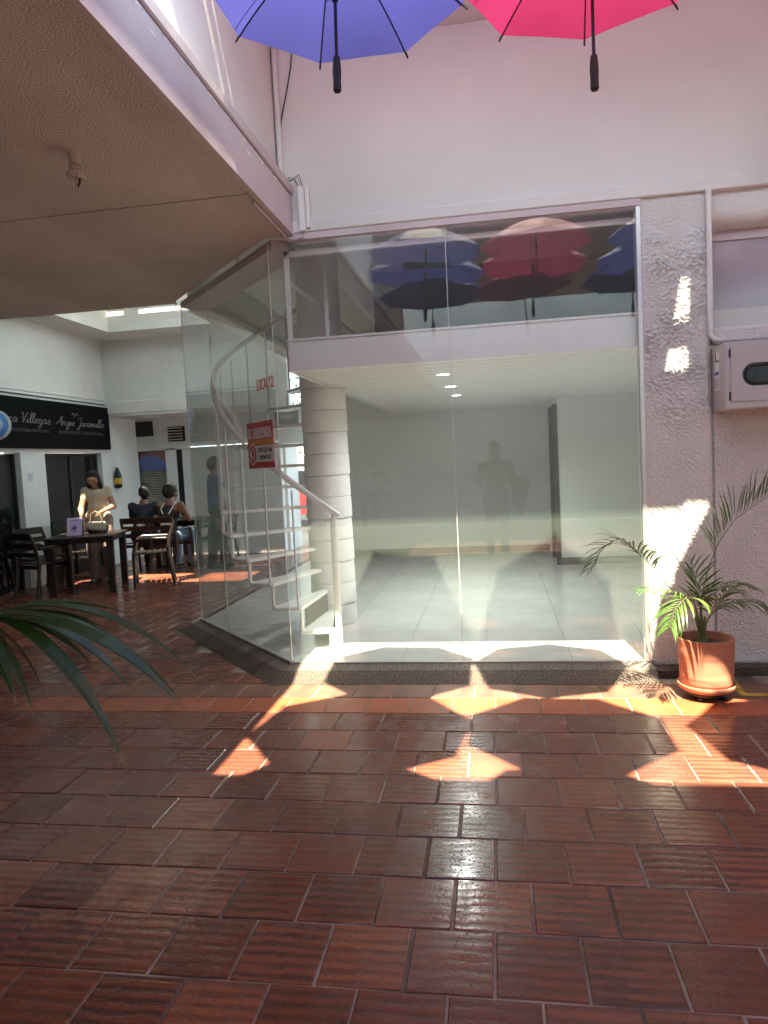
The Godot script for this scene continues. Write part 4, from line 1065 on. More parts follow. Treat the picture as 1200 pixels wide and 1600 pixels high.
# thin cursive lettering drawn as strokes, along -z on the sign
func script(parent: Node, text: String, height: float, at: Vector3, width: float, m: Material) -> void:
	var G := {
		"a": [0.48, [[.38, .40], [.2, .46], [.05, .25], [.15, .02], [.3, .08], [.38, .40], [.38, .08], [.5, .05]]],
		"c": [0.40, [[.36, .38], [.2, .46], [.05, .24], [.16, .02], [.4, .08]]],
		"i": [0.25, [[.0, .05], [.12, .44], [.12, .08], [.26, .05]]],
		"l": [0.26, [[0, .05], [.2, .6], [.22, .98], [.12, .98], [.08, .4], [.12, .05], [.28, .05]]],
		"e": [0.35, [[0, .08], [.15, .25], [.32, .34], [.22, .46], [.08, .3], [.12, .04], [.36, .08]]],
		"g": [0.45, [[.36, .40], [.2, .46], [.05, .25], [.15, .04], [.32, .12], [.37, .42], [.34, -.35], [.15, -.45], [.1, -.25], [.45, .05]]],
		"s": [0.35, [[0, .05], [.2, .45], [.3, .25], [.28, .05], [.1, .02], [.36, .05]]],
		"n": [0.44, [[0, .4], [.06, .44], [.06, .02], [.1, .3], [.26, .46], [.32, .3], [.32, .06], [.44, .05]]],
		"r": [0.36, [[0, .05], [.1, .44], [.14, .36], [.28, .40], [.26, .1], [.38, .05]]],
		"m": [0.60, [[0, .4], [.05, .44], [.05, .02], [.1, .34], [.22, .46], [.26, .3], [.26, .02], [.3, .32], [.43, .46], [.48, .3], [.48, .06], [.6, .05]]],
		"o": [0.40, [[.2, .46], [.05, .25], [.18, .02], [.34, .22], [.22, .46], [.42, .4]]],
		"V": [0.55, [[0, .9], [.12, .98], [.25, .05], [.5, .9], [.62, .98]]],
		"A": [0.62, [[0, .1], [-.05, .25], [.15, .3], [.5, 1.0], [.5, .45], [.2, .42], [.52, .43], [.5, .05], [.62, .05]]],
		"J": [0.50, [[.1, .85], [.4, 1.0], [.5, .9], [.4, .0], [.25, -.4], [.05, -.3], [.4, .1]]],
		" ": [0.30, []]}
	var total := 0.0
	for ch in text: total += G[ch][0]
	var x := 0.0
	for ch in text:
		var pts: Array = G[ch][1]
		if pts.size() > 1:
			var cv := Curve3D.new()
			for i in pts.size():
				var q := Vector2(x + pts[i][0] + pts[i][1] * 0.22, pts[i][1])
				var n0: Array = pts[maxi(i - 1, 0)]; var n1: Array = pts[mini(i + 1, pts.size() - 1)]
				var t := Vector3(0, (n1[1] - n0[1]) * height, -(n1[0] - n0[0]) * width / total) * 0.17
				cv.add_point(at + Vector3(0, q.y * height, -q.x * width / total), -t, t)
			var line := []
			var L := cv.get_baked_length(); var k := maxi(8, int(L / 0.008))
			for i in k + 1: line.append(cv.sample_baked(L * i / k))
			var w := MB.new(); w.tube(line, 0.0042, 5); put("lettering", w, m, parent)
		x += G[ch][0]

# ------------------------------------------------------------------ cafe furniture
func make_chair() -> Node3D:
	var o := Node3D.new(); o.name = numbered("wooden_chair"); add_child(o)
	tag(o, "chair", "chair", "dark armchairs of the cafe")
	var w := MB.new()
	for s: float in [-1.0, 1.0]:
		w = MB.new(); w.tube([Vector3(s * 0.23, 0.0, 0.24), Vector3(s * 0.235, 0.45, 0.235), Vector3(s * 0.24, 0.62, 0.20), Vector3(s * 0.24, 0.655, 0.13), Vector3(s * 0.235, 0.645, -0.20)], [0.021, 0.022, 0.022, 0.024, 0.022], 8); put("leg", w, M.wood_dark, o)
		w = MB.new(); w.tube([Vector3(s * 0.22, 0.0, -0.27), Vector3(s * 0.225, 0.43, -0.20), Vector3(s * 0.22, 0.66, -0.235), Vector3(s * 0.21, 0.84, -0.30)], [0.02, 0.022, 0.021, 0.018], 8); put("leg", w, M.wood_dark, o)
	for k in 6:
		w = MB.new(); w.bbox(Vector3(0, 0.445 - absf(k - 2.5) * -0.003, -0.17 + k * 0.072), Vector3(0.45, 0.016, 0.062), 0.004); put("seat_slat", w, M.wood_dark, o)
	w = MB.new(); w.bbox(Vector3(0, 0.805, -0.288), Vector3(0.43, 0.095, 0.018), 0.005, Basis(Vector3.RIGHT, -0.28)); put("back_slat", w, M.wood_dark, o)
	w = MB.new(); w.bbox(Vector3(0, 0.685, -0.247), Vector3(0.43, 0.075, 0.018), 0.005, Basis(Vector3.RIGHT, -0.28)); put("back_slat", w, M.wood_dark, o)
	w = MB.new(); w.bbox(Vector3(0, 0.57, -0.222), Vector3(0.43, 0.06, 0.018), 0.005, Basis(Vector3.RIGHT, -0.15)); put("back_slat", w, M.wood_dark, o)
	w = MB.new(); w.bbox(Vector3(0, 0.405, 0.225), Vector3(0.46, 0.05, 0.02), 0.004); put("apron", w, M.wood_dark, o)
	w = MB.new(); w.bbox(Vector3(0, 0.405, -0.185), Vector3(0.44, 0.05, 0.02), 0.004); put("apron", w, M.wood_dark, o)
	return o

func make_table(called: String, label: String, at: Vector3, turn: float, s: float) -> void:
	var o := thing(called, label, "table", at, turn)
	var w := MB.new(); w.bbox(Vector3(0, 0.735, 0), Vector3(s, 0.032, s), 0.006); put("table_top", w, M.wood_dark, o)
	for sx: float in [-1.0, 1.0]:
		w = MB.new(); w.bbox(Vector3(sx * (s * 0.5 - 0.06), 0.69, 0), Vector3(0.022, 0.06, s - 0.2), 0.003); put("apron", w, M.wood_dark, o)
		w = MB.new(); w.bbox(Vector3(0, 0.69, sx * (s * 0.5 - 0.06)), Vector3(s - 0.2, 0.06, 0.022), 0.003); put("apron", w, M.wood_dark, o)
		for sz: float in [-1.0, 1.0]:
			w = MB.new(); w.bbox(Vector3(sx * (s * 0.5 - 0.065), 0.359, sz * (s * 0.5 - 0.065)), Vector3(0.085, 0.718, 0.085), 0.008); put("leg", w, M.wood_dark, o)

func build_cafe() -> void:
	make_table("cafe_table", "dark wooden table with the purple menu stand at the standing woman", Vector3(-5.42, 0, -8.72), 0.30, 0.86)
	make_table("cafe_table", "dark wooden table behind the seated couple by the shop front", Vector3(-5.05, 0, -10.95), 0.05, 0.80)
	var spots := [[Vector3(-5.80, 0, -8.28), -0.35 + PI, "dark armchair with its slatted back to the court, at the table corner"], [Vector3(-6.12, 0, -8.75), 1.2, "dark armchair on the cafe door side of the menu table"], [Vector3(-4.66, 0, -9.02), -1.15, "dark armchair facing the menu table from the glass shop side"],
		[Vector3(-5.47, 0, -10.35), PI, "dark armchair under the seated person in the dark shirt"], [Vector3(-5.02, 0, -10.32), PI - 0.1, "dark armchair under the seated person in the strappy top"], [Vector3(-4.42, 0, -10.75), -1.5, "dark armchair empty at the end of the couple's table"], [Vector3(-6.05, 0, -9.5), 2.2, "dark armchair pushed back behind the menu table"]]
	var ch := make_chair()
	for i in spots.size():
		if i == 0:
			ch.position = spots[0][0]; ch.rotation.y = spots[0][1]; ch.set_meta("label", spots[0][2])
		else: copy(ch, spots[i][2], spots[i][0], spots[i][1])
	var m := thing("menu_stand", "small purple printed menu stand on the cafe table", "menu stand", Vector3(-5.52, 0.752, -8.62), 0.25)
	var pur := mat(lin(0.42, 0.26, 0.62), 0.35); var pale := mat(lin(0.62, 0.50, 0.74), 0.35)
	var w := MB.new(); w.box(Vector3(0, 0.115, 0.03), Vector3(0.19, 0.235, 0.004), Basis(Vector3.RIGHT, -0.22)); var f := put("front_card", w, pale, m)
	w = MB.new(); w.box(Vector3(0, 0.115, -0.03), Vector3(0.19, 0.235, 0.004), Basis(Vector3.RIGHT, 0.22)); put("back_card", w, pur, m)
	w = MB.new(); w.lathe(Vector3(0, 0.10, 0.041), [Vector2(0.0, -0.002), Vector2(0.045, -0.002), Vector2(0.045, 0.002), Vector2(0.0, 0.002)], 16, Basis(Vector3.RIGHT, PI / 2 - 0.22)); put("print", w, pur, f)
	w = MB.new(); w.box(Vector3(0, 0.195, 0.018), Vector3(0.12, 0.02, 0.003), Basis(Vector3.RIGHT, -0.22)); put("print", w, pur, f)
	var h := thing("handbag", "dark soft handbag standing open on the cafe table", "handbag", Vector3(-5.30, 0.752, -8.78), 0.2)
	w = MB.new(); smooth_body(w, [[Vector3(-0.10, 0.042, 0), 0.040, Vector3(0.10, 0.042, 0), 0.040], [Vector3(-0.115, 0.10, 0), 0.028, Vector3(0.115, 0.10, 0), 0.028], [Vector3(-0.10, 0.15, 0.005), 0.018, Vector3(0.10, 0.145, 0.0), 0.018]], 0.009, 0.06); put("body", w, M.dark, h)
	w = MB.new(); w.tube([Vector3(-0.08, 0.15, 0.03), Vector3(-0.06, 0.26, 0.04), Vector3(0.0, 0.30, 0.04), Vector3(0.06, 0.26, 0.04), Vector3(0.08, 0.15, 0.03)], 0.008, 6); put("strap", w, mat(lin(0.16, 0.12, 0.07), 0.4), h)
	var ex := thing("wall_hanging", "small dark and yellow ornament hung on the corner pier", "ornament", Vector3(-6.40, 1.28, -11.35))
	w = MB.new(); w.lathe(Vector3.ZERO, [Vector2(0.0, 0.0), Vector2(0.06, 0.02), Vector2(0.065, 0.22), Vector2(0.04, 0.30), Vector2(0.02, 0.36), Vector2(0.0, 0.37)], 16); put("body", w, M.dark, ex)
	w = MB.new(); w.lathe(Vector3(0, 0.08, 0), [Vector2(0.062, 0.0), Vector2(0.069, 0.005), Vector2(0.069, 0.10), Vector2(0.062, 0.105)], 16); put("yellow_band", w, M.yellow, ex)

# ------------------------------------------------------------------ people
func head_parts(mb: MB, c: Vector3, f: Vector3, up: Vector3) -> void:   # a head with nose, brow, chin and ears
	var r := f.cross(up).normalized()
	smooth_body(mb, [[c + up * 0.03 - f * 0.012, 0.080, c + up * 0.01 + f * 0.01, 0.074], [c - up * 0.05 + f * 0.025, 0.050, c - up * 0.085 + f * 0.045, 0.026],
		[c + up * 0.012 + f * 0.082, 0.009, c - up * 0.020 + f * 0.100, 0.012], [c - r * 0.03 + up * 0.03 + f * 0.068, 0.014, c + r * 0.03 + up * 0.03 + f * 0.068, 0.014], [c - r * 0.045 - up * 0.015 + f * 0.045, 0.022, c + r * 0.045 - up * 0.015 + f * 0.045, 0.022],
		[c - r * 0.078 + up * 0.015, 0.010, c - r * 0.080 - up * 0.02, 0.009], [c + r * 0.078 + up * 0.015, 0.010, c + r * 0.080 - up * 0.02, 0.009]], 0.007, 0.022)

func person(label: String, at: Vector3, turn: float, J: Dictionary, skin: Material, hairm: Material, top_m: Material, leg_m: Material, opt: Dictionary) -> Node3D:
	var o := thing("person", label, "person", at, turn)
	var b := MB.new()
	var L := []
	var k := 0.03
	var sh: float = opt.get("stout", 1.0)
	var torso := [[J.chest + Vector3(-0.065, 0, 0), 0.088 * sh, J.chest + Vector3(0.065, 0, 0), 0.088 * sh], [J.chest, 0.10 * sh, J.waist, 0.095 * sh], [J.waist + Vector3(-0.035, 0, 0), 0.085 * sh, J.waist + Vector3(0.035, 0, 0), 0.085 * sh], [J.waist, 0.10 * sh, J.hip, 0.11 * sh], [J.hip + Vector3(-0.075, 0, 0), 0.095 * sh, J.hip + Vector3(0.075, 0, 0), 0.095 * sh], [J.sl, 0.052, J.chest, 0.07], [J.sr, 0.052, J.chest, 0.07]]
	L.append_array(torso)
	L.append_array([[J.neck, 0.050, J.head - Vector3(0, 0.05, 0), 0.046], [J.neck, 0.055, J.chest, 0.08]])
	var arms := [[J.sl, 0.050, J.el, 0.038], [J.el, 0.038, J.wl, 0.025], [J.sr, 0.050, J.er, 0.038], [J.er, 0.038, J.wr, 0.025]]
	L.append_array(arms)
	var legs := [[J.hl, 0.088, J.kl, 0.056], [J.kl, 0.055, J.al, 0.036], [J.hr, 0.088, J.kr, 0.056], [J.kr, 0.055, J.ar, 0.036]]
	L.append_array(legs)
	for s: String in ["l", "r"]:
		var an: Vector3 = J["a" + s]; var ft: Vector3 = J["foot"]
		L.append([an - Vector3(0, 0.035, 0) - ft * 0.03, 0.030, an - Vector3(0, 0.045, 0) + ft * 0.13, 0.026])
	smooth_body(b, L, 0.014, k)
	var f: Vector3 = J.face; var up: Vector3 = J.up
	head_parts(b, J.head, f, up)
	smooth_body(b, hand_bones(J.wl, (J.wl - J.el).normalized(), J.get("handup", Vector3(0, 0.3, 1)).normalized(), 1.0), 0.0045, 0.008)
	smooth_body(b, hand_bones(J.wr, (J.wr - J.er).normalized(), J.get("handup", Vector3(0, 0.3, 1)).normalized(), -1.0), 0.0045, 0.008)
	put("body", b, skin, o)
	var r := f.cross(up).normalized()
	# shirt: torso and sleeves, a little larger than the body
	var T := []
	for q: Array in torso: T.append([q[0], q[1] + 0.014, q[2], q[3] + 0.014])
	if not opt.get("straps", false):
		var sl: float = opt.get("sleeve", 0.55)
		for s: String in ["l", "r"]:
			T.append([J["s" + s], 0.053, (J["s" + s] as Vector3).lerp(J["e" + s], sl), 0.049])
			if sl > 0.95: T.append([J["e" + s], 0.058, (J["e" + s] as Vector3).lerp(J["w" + s], 0.85), 0.042])
	else:
		T = []
		for q: Array in [torso[1], torso[2], torso[3]]: T.append([q[0], q[1] + 0.016, q[2], q[3] + 0.016])
		T.append([J.chest + Vector3(-0.06, -0.03, 0), 0.10, J.chest + Vector3(0.06, -0.03, 0), 0.10])
	var t := MB.new(); smooth_body(t, T, 0.014, 0.03); put("shirt", t, top_m, o)
	T = []
	var fl: float = opt.get("flare", 0.0)
	for q: Array in legs: T.append([q[0], q[1] + 0.014 + fl * 0.4, q[2], q[3] + 0.014 + fl])
	T.append([J.hip + Vector3(-0.07, 0, 0), 0.105 * sh, J.hip + Vector3(0.07, 0, 0), 0.105 * sh]); T.append([J.hip, 0.11 * sh, J.hl, 0.10]); T.append([J.hip, 0.11 * sh, J.hr, 0.10])
	t = MB.new(); smooth_body(t, T, 0.014, 0.03); put("trousers", t, leg_m, o)
	for s: String in ["l", "r"]:
		var an: Vector3 = J["a" + s]; var ft: Vector3 = J["foot"]
		t = MB.new(); smooth_body(t, [[an - Vector3(0, 0.040, 0) - ft * 0.035, 0.040, an - Vector3(0, 0.050, 0) + ft * 0.14, 0.033]], 0.012, 0.02); put("shoe", t, opt.get("shoe", M.dark), o)
	# hair
	var c: Vector3 = J.head
	var hb := [[c + up * 0.045 - f * 0.025, 0.088, c + up * 0.01 - f * 0.05, 0.082], [c - f * 0.055 - up * 0.03, 0.062, c - f * 0.05 - up * 0.06, 0.045]]
	if opt.get("long", false):
		hb.append([c - f * 0.06 - up * 0.05, 0.062, c - f * 0.075 - up * 0.24, 0.055])
		for s: float in [-1.0, 1.0]: hb.append([c + r * s * 0.070 + up * 0.03 - f * 0.01, 0.034, c + r * s * 0.085 - up * 0.20 + f * 0.0, 0.030])
	if opt.get("bun", false): hb.append([c - f * 0.06 + up * 0.02, 0.105, c - f * 0.05 + up * 0.06, 0.105])
	t = MB.new(); smooth_body(t, hb, 0.009, 0.025); put("hair", t, hairm, o)
	for s: float in [-1.0, 1.0]:
		t = MB.new(); t.lathe(c + r * s * 0.031 + up * 0.010 + f * 0.074, [Vector2(0, -0.006), Vector2(0.008, -0.004), Vector2(0.010, 0), Vector2(0.008, 0.004), Vector2(0, 0.006)], 8); put("eye", t, M.dark, o)
	t = MB.new(); t.tube([c - up * 0.052 + f * 0.083 - r * 0.022, c - up * 0.054 + f * 0.088, c - up * 0.052 + f * 0.083 + r * 0.022], [0.003, 0.0065, 0.003], 6); put("mouth", t, mat(lin(0.25, 0.08, 0.06), 0.5), o)
	return o

func build_people() -> void:
	var V := func(x: float, y: float, z: float) -> Vector3: return Vector3(x, y, z)
	# standing woman, head bowed, both hands at her bag
	var J := {"head": V.call(-0.02, 1.475, 0.075), "neck": V.call(0, 1.36, 0.0), "chest": V.call(0, 1.23, 0.0), "waist": V.call(0, 1.06, 0.01), "hip": V.call(0, 0.93, 0.0), "sl": V.call(0.150, 1.305, 0), "sr": V.call(-0.150, 1.305, 0), "el": V.call(0.225, 1.08, 0.05), "wl": V.call(0.06, 1.00, 0.23), "er": V.call(-0.215, 1.06, 0.06), "wr": V.call(-0.15, 0.88, 0.24),
		"hl": V.call(0.085, 0.88, 0), "hr": V.call(-0.085, 0.88, 0), "kl": V.call(0.09, 0.49, 0.03), "kr": V.call(-0.10, 0.49, 0.02), "al": V.call(0.09, 0.085, -0.02), "ar": V.call(-0.11, 0.085, 0.02), "foot": V.call(0, 0, 1), "face": Vector3(-0.12, -0.42, 0.90).normalized(), "up": Vector3(-0.06, 0.90, 0.41).normalized()}
	J.up = (J.up - J.face * J.up.dot(J.face)).normalized()
	var beige := mat(lin(0.44, 0.36, 0.275), 0.85); var mauve := mat(lin(0.25, 0.175, 0.15), 0.85)
	person("person in a beige top standing with bowed head over a bag on the table", Vector3(-5.62, 0, -9.36), 0.30, J, M.skin, M.hair, beige, mauve, {"sleeve": 0.35, "long": true, "flare": 0.02, "shoe": mat(lin(0.25, 0.22, 0.2), 0.6)})
	# seated figures facing away
	var S := {"head": V.call(0.0, 1.20, 0.10), "neck": V.call(0, 1.06, 0.03), "chest": V.call(0, 0.92, 0.02), "waist": V.call(0, 0.72, -0.05), "hip": V.call(0, 0.56, -0.08), "sl": V.call(0.185, 1.01, 0.03), "sr": V.call(-0.185, 1.01, 0.03), "el": V.call(0.25, 0.78, 0.14), "wl": V.call(0.12, 0.80, 0.36), "er": V.call(-0.25, 0.78, 0.14), "wr": V.call(-0.10, 0.80, 0.36),
		"hl": V.call(0.095, 0.535, -0.04), "hr": V.call(-0.095, 0.535, -0.04), "kl": V.call(0.12, 0.52, 0.36), "kr": V.call(-0.12, 0.52, 0.36), "al": V.call(0.12, 0.085, 0.34), "ar": V.call(-0.12, 0.085, 0.32), "foot": V.call(0, 0, 1), "face": Vector3(0.35, -0.1, 0.93).normalized(), "up": Vector3.UP, "handup": Vector3(0, 1, 0)}
	S.up = (S.up - S.face * S.up.dot(S.face)).normalized()
	person("person in a dark shirt seated with the back to the court", Vector3(-5.47, 0, -10.38), PI + 0.1, S, M.skin2, M.hair, mat(lin(0.018, 0.02, 0.035), 0.8), mat(lin(0.02, 0.022, 0.03), 0.8), {"sleeve": 0.6, "stout": 1.12})
	var S2 := S.duplicate(); S2.face = Vector3(-0.4, -0.15, 0.9).normalized(); S2.up = (Vector3.UP - S2.face * Vector3.UP.dot(S2.face)).normalized(); S2.head = V.call(0, 1.19, 0.11)
	var pp := person("person in a black strappy top and denim shorts seated at the table", Vector3(-5.02, 0, -10.35), PI - 0.12, S2, M.skin2, M.hair, mat(lin(0.02, 0.018, 0.02), 0.8), mat(lin(0.16, 0.22, 0.32), 0.8), {"straps": true, "bun": true})
	for s: float in [-1.0, 1.0]:
		var w := MB.new(); w.tube([Vector3(s * 0.085, 0.97, 0.12), Vector3(s * 0.10, 1.045, 0.03), Vector3(s * 0.095, 0.96, -0.085), Vector3(s * 0.05, 0.88, -0.105)], 0.009, 6); put("strap", w, M.white, pp)
	# added figure standing in for a blue-shirted reflection in the glass
	var W := J.duplicate(); W.head = V.call(0, 1.60, 0.02); W.neck = V.call(0, 1.46, 0); W.chest = V.call(0, 1.30, 0); W.waist = V.call(0, 1.10, 0); W.hip = V.call(0, 0.96, 0); W.sl = V.call(0.19, 1.40, 0); W.sr = V.call(-0.19, 1.40, 0); W.el = V.call(0.24, 1.13, -0.04); W.er = V.call(-0.24, 1.13, 0.02); W.wl = V.call(0.23, 0.90, 0.06); W.wr = V.call(-0.23, 0.90, 0.10)
	W.hl = V.call(0.085, 0.91, 0); W.hr = V.call(-0.085, 0.91, 0); W.kl = V.call(0.09, 0.50, 0.10); W.kr = V.call(-0.09, 0.50, -0.02); W.al = V.call(0.09, 0.085, 0.08); W.ar = V.call(-0.09, 0.10, -0.16); W.face = Vector3(0, -0.1, 1).normalized(); W.up = Vector3(0, 1, 0.1).normalized()
	person("added person in a blue shirt behind the glass shop, standing in for a reflection", Vector3(-4.25, 0, -10.35), 2.2, W, M.skin2, M.hair, mat(lin(0.035, 0.06, 0.20), 0.8), mat(lin(0.02, 0.02, 0.025), 0.8), {"sleeve": 0.6, "stout": 1.05})
	# the one who holds the phone, mirrored in the shop glass
	var Q := W.duplicate(); Q.el = V.call(0.25, 1.15, 0.10); Q.er = V.call(-0.25, 1.15, 0.10); Q.wl = V.call(0.075, 1.41, 0.24); Q.wr = V.call(-0.075, 1.41, 0.24); Q.kl = V.call(0.10, 0.50, 0.02); Q.kr = V.call(-0.10, 0.50, 0.02); Q.al = V.call(0.11, 0.085, 0.0); Q.ar = V.call(-0.11, 0.085, 0.0); Q.handup = Vector3(0, 0.2, -1)
	var ph := person("person in a grey shirt holding up a phone, mirrored in the shop glass", Vector3(0.0, 0, 0.36), PI, Q, M.skin, M.hair, mat(lin(0.26, 0.27, 0.29), 0.8), mat(lin(0.10, 0.11, 0.14), 0.8), {"sleeve": 0.6})
	var fp := thing("phone", "dark phone held upright by the mirrored person", "phone", Vector3(0.0, 1.47, 0.055))
	var w2 := MB.new(); w2.bbox(Vector3.ZERO, Vector3(0.076, 0.158, 0.008), 0.003); put("body", w2, M.dark, fp)
	var jk := thing("jacket", "dark jacket hanging from the elbow of the mirrored person", "jacket", Vector3(0.30, 1.10, 0.30))
	w2 = MB.new(); smooth_body(w2, [[Vector3(-0.08, 0.05, 0), 0.05, Vector3(0.10, 0.02, 0), 0.06], [Vector3(0.08, 0, 0), 0.08, Vector3(0.03, -0.42, 0), 0.05], [Vector3(-0.03, 0, 0), 0.06, Vector3(-0.04, -0.30, 0), 0.05]], 0.016, 0.06); put("cloth", w2, M.dark, jk)

# ------------------------------------------------------------------ street seen through the shop
func build_street() -> void:
	var car := thing("parked_car", "red parked car on the street beyond the shop", "car", Vector3(-5.3, -0.06, -18.5), 0.1)
	var paint := mat(lin(0.42, 0.02, 0.02), 0.25); paint.clearcoat_enabled = true
	var prof := [Vector2(-2.05, 0.35), Vector2(-2.1, 0.62), Vector2(-1.95, 0.86), Vector2(-1.5, 0.92), Vector2(1.15, 0.92), Vector2(1.95, 0.78), Vector2(2.1, 0.55), Vector2(2.05, 0.32)]
	var w := MB.new(); side_prism(w, prof, 0.82); put("body", w, paint, car)
	w = MB.new(); side_prism(w, [Vector2(-1.45, 0.915), Vector2(-1.05, 1.36), Vector2(-0.6, 1.46), Vector2(0.35, 1.44), Vector2(1.1, 0.915)], 0.70); put("cabin", w, M.darkglass, car)
	w = MB.new(); side_prism(w, [Vector2(-1.05, 1.37), Vector2(-0.6, 1.47), Vector2(0.35, 1.45), Vector2(0.42, 1.40), Vector2(-0.95, 1.40)], 0.69); put("roof", w, paint, car)
	for sx: float in [-1.3, 1.3]:
		for sz: float in [-0.78, 0.78]:
			w = MB.new(); w.lathe(Vector3(sx, 0.32, sz), [Vector2(0.0, -0.1), Vector2(0.30, -0.1), Vector2(0.32, -0.07), Vector2(0.32, 0.07), Vector2(0.30, 0.1), Vector2(0.0, 0.1)], 20, Basis(Vector3.RIGHT, PI / 2)); var ty := put("wheel", w, M.rubber, car)
			w = MB.new(); w.lathe(Vector3(sx, 0.32, sz), [Vector2(0.0, -0.105), Vector2(0.19, -0.105), Vector2(0.19, 0.105), Vector2(0.0, 0.105)], 16, Basis(Vector3.RIGHT, PI / 2)); put("hub", w, M.alu, ty)
	for k in 5:
		tree(Vector3([-9.5, -7.2, -5.6, -3.6, -12.5][k], -0.06, [-24.0, -22.0, -26.0, -23.0, -21.0][k]), [5.2, 4.2, 6.0, 4.6, 4.8][k], ["tall street tree with a dense crown beyond the far building", "short leafy street tree behind the red car", "broad street tree with a high crown behind the red car", "small street tree at the end of the red car", "outermost street tree past the cafe building"][k])
	var wl := thing("street_wall", "long pale boundary wall across the street", "wall", Vector3(0, 0, -30))
	w = MB.new(); w.span(Vector3(-30, -0.06, -0.2), Vector3(10, 2.4, 0)); put("wall_face", w, M.farwall, wl)

func side_prism(mb: MB, prof: Array, half: float) -> void:   # outline in x,y swept along z
	var p := PackedVector2Array(prof)
	var t := Geometry2D.triangulate_polygon(p)
	for i in range(0, t.size(), 3):
		var a := p[t[i]]; var b := p[t[i + 1]]; var c := p[t[i + 2]]
		if (b - a).cross(c - a) < 0: var s := b; b = c; c = s
		mb.tri(Vector3(a.x, a.y, half), Vector3(b.x, b.y, half), Vector3(c.x, c.y, half)); mb.tri(Vector3(a.x, a.y, -half), Vector3(c.x, c.y, -half), Vector3(b.x, b.y, -half))
	for i in p.size():
		var a := p[i]; var b := p[(i + 1) % p.size()]
		mb.quad(Vector3(a.x, a.y, -half), Vector3(a.x, a.y, half), Vector3(b.x, b.y, half), Vector3(b.x, b.y, -half))

func tree(at: Vector3, h: float, label: String) -> void:
	var o := thing("street_tree", label, "tree", at, 0, "trees along the street")
	var w := MB.new(); w.tube([Vector3.ZERO, Vector3(0.08, h * 0.3, 0.03), Vector3(0.02, h * 0.6, -0.05)], [0.16, 0.12, 0.07], 10)
	for k in 5:
		var a := TAU * k / 5.0
		w.tube([Vector3(0.06, h * (0.32 + 0.05 * k), 0), Vector3(cos(a) * h * 0.14, h * 0.55, sin(a) * h * 0.14), Vector3(cos(a) * h * 0.24, h * 0.72, sin(a) * h * 0.24)], [0.07, 0.045, 0.02], 6)
	put("trunk", w, M.bark, o)
	var c := MB.new()
	for cl in 46:
		var d := Vector3(rng.randfn(), rng.randfn() * 0.8, rng.randfn()).normalized() * pow(rng.randf(), 0.45)
		var p := Vector3(d.x * h * 0.36, h * 0.68 + d.y * h * 0.30, d.z * h * 0.36)
		for q in 60:
			var e := p + Vector3(rng.randfn(), rng.randfn(), rng.randfn()) * h * 0.055
			var u := Vector3(rng.randf_range(-1, 1), rng.randf_range(-0.6, 0.6), rng.randf_range(-1, 1)).normalized(); var v := u.cross(Vector3(rng.randf_range(-1, 1), 1, rng.randf_range(-1, 1))).normalized()
			var s := rng.randf_range(0.05, 0.10)
			c.tri(e - u * s, e + v * s * 0.5, e + u * s); c.tri(e - u * s, e + u * s, e - v * s * 0.5)
	put("crown", c, M.leaf, o)

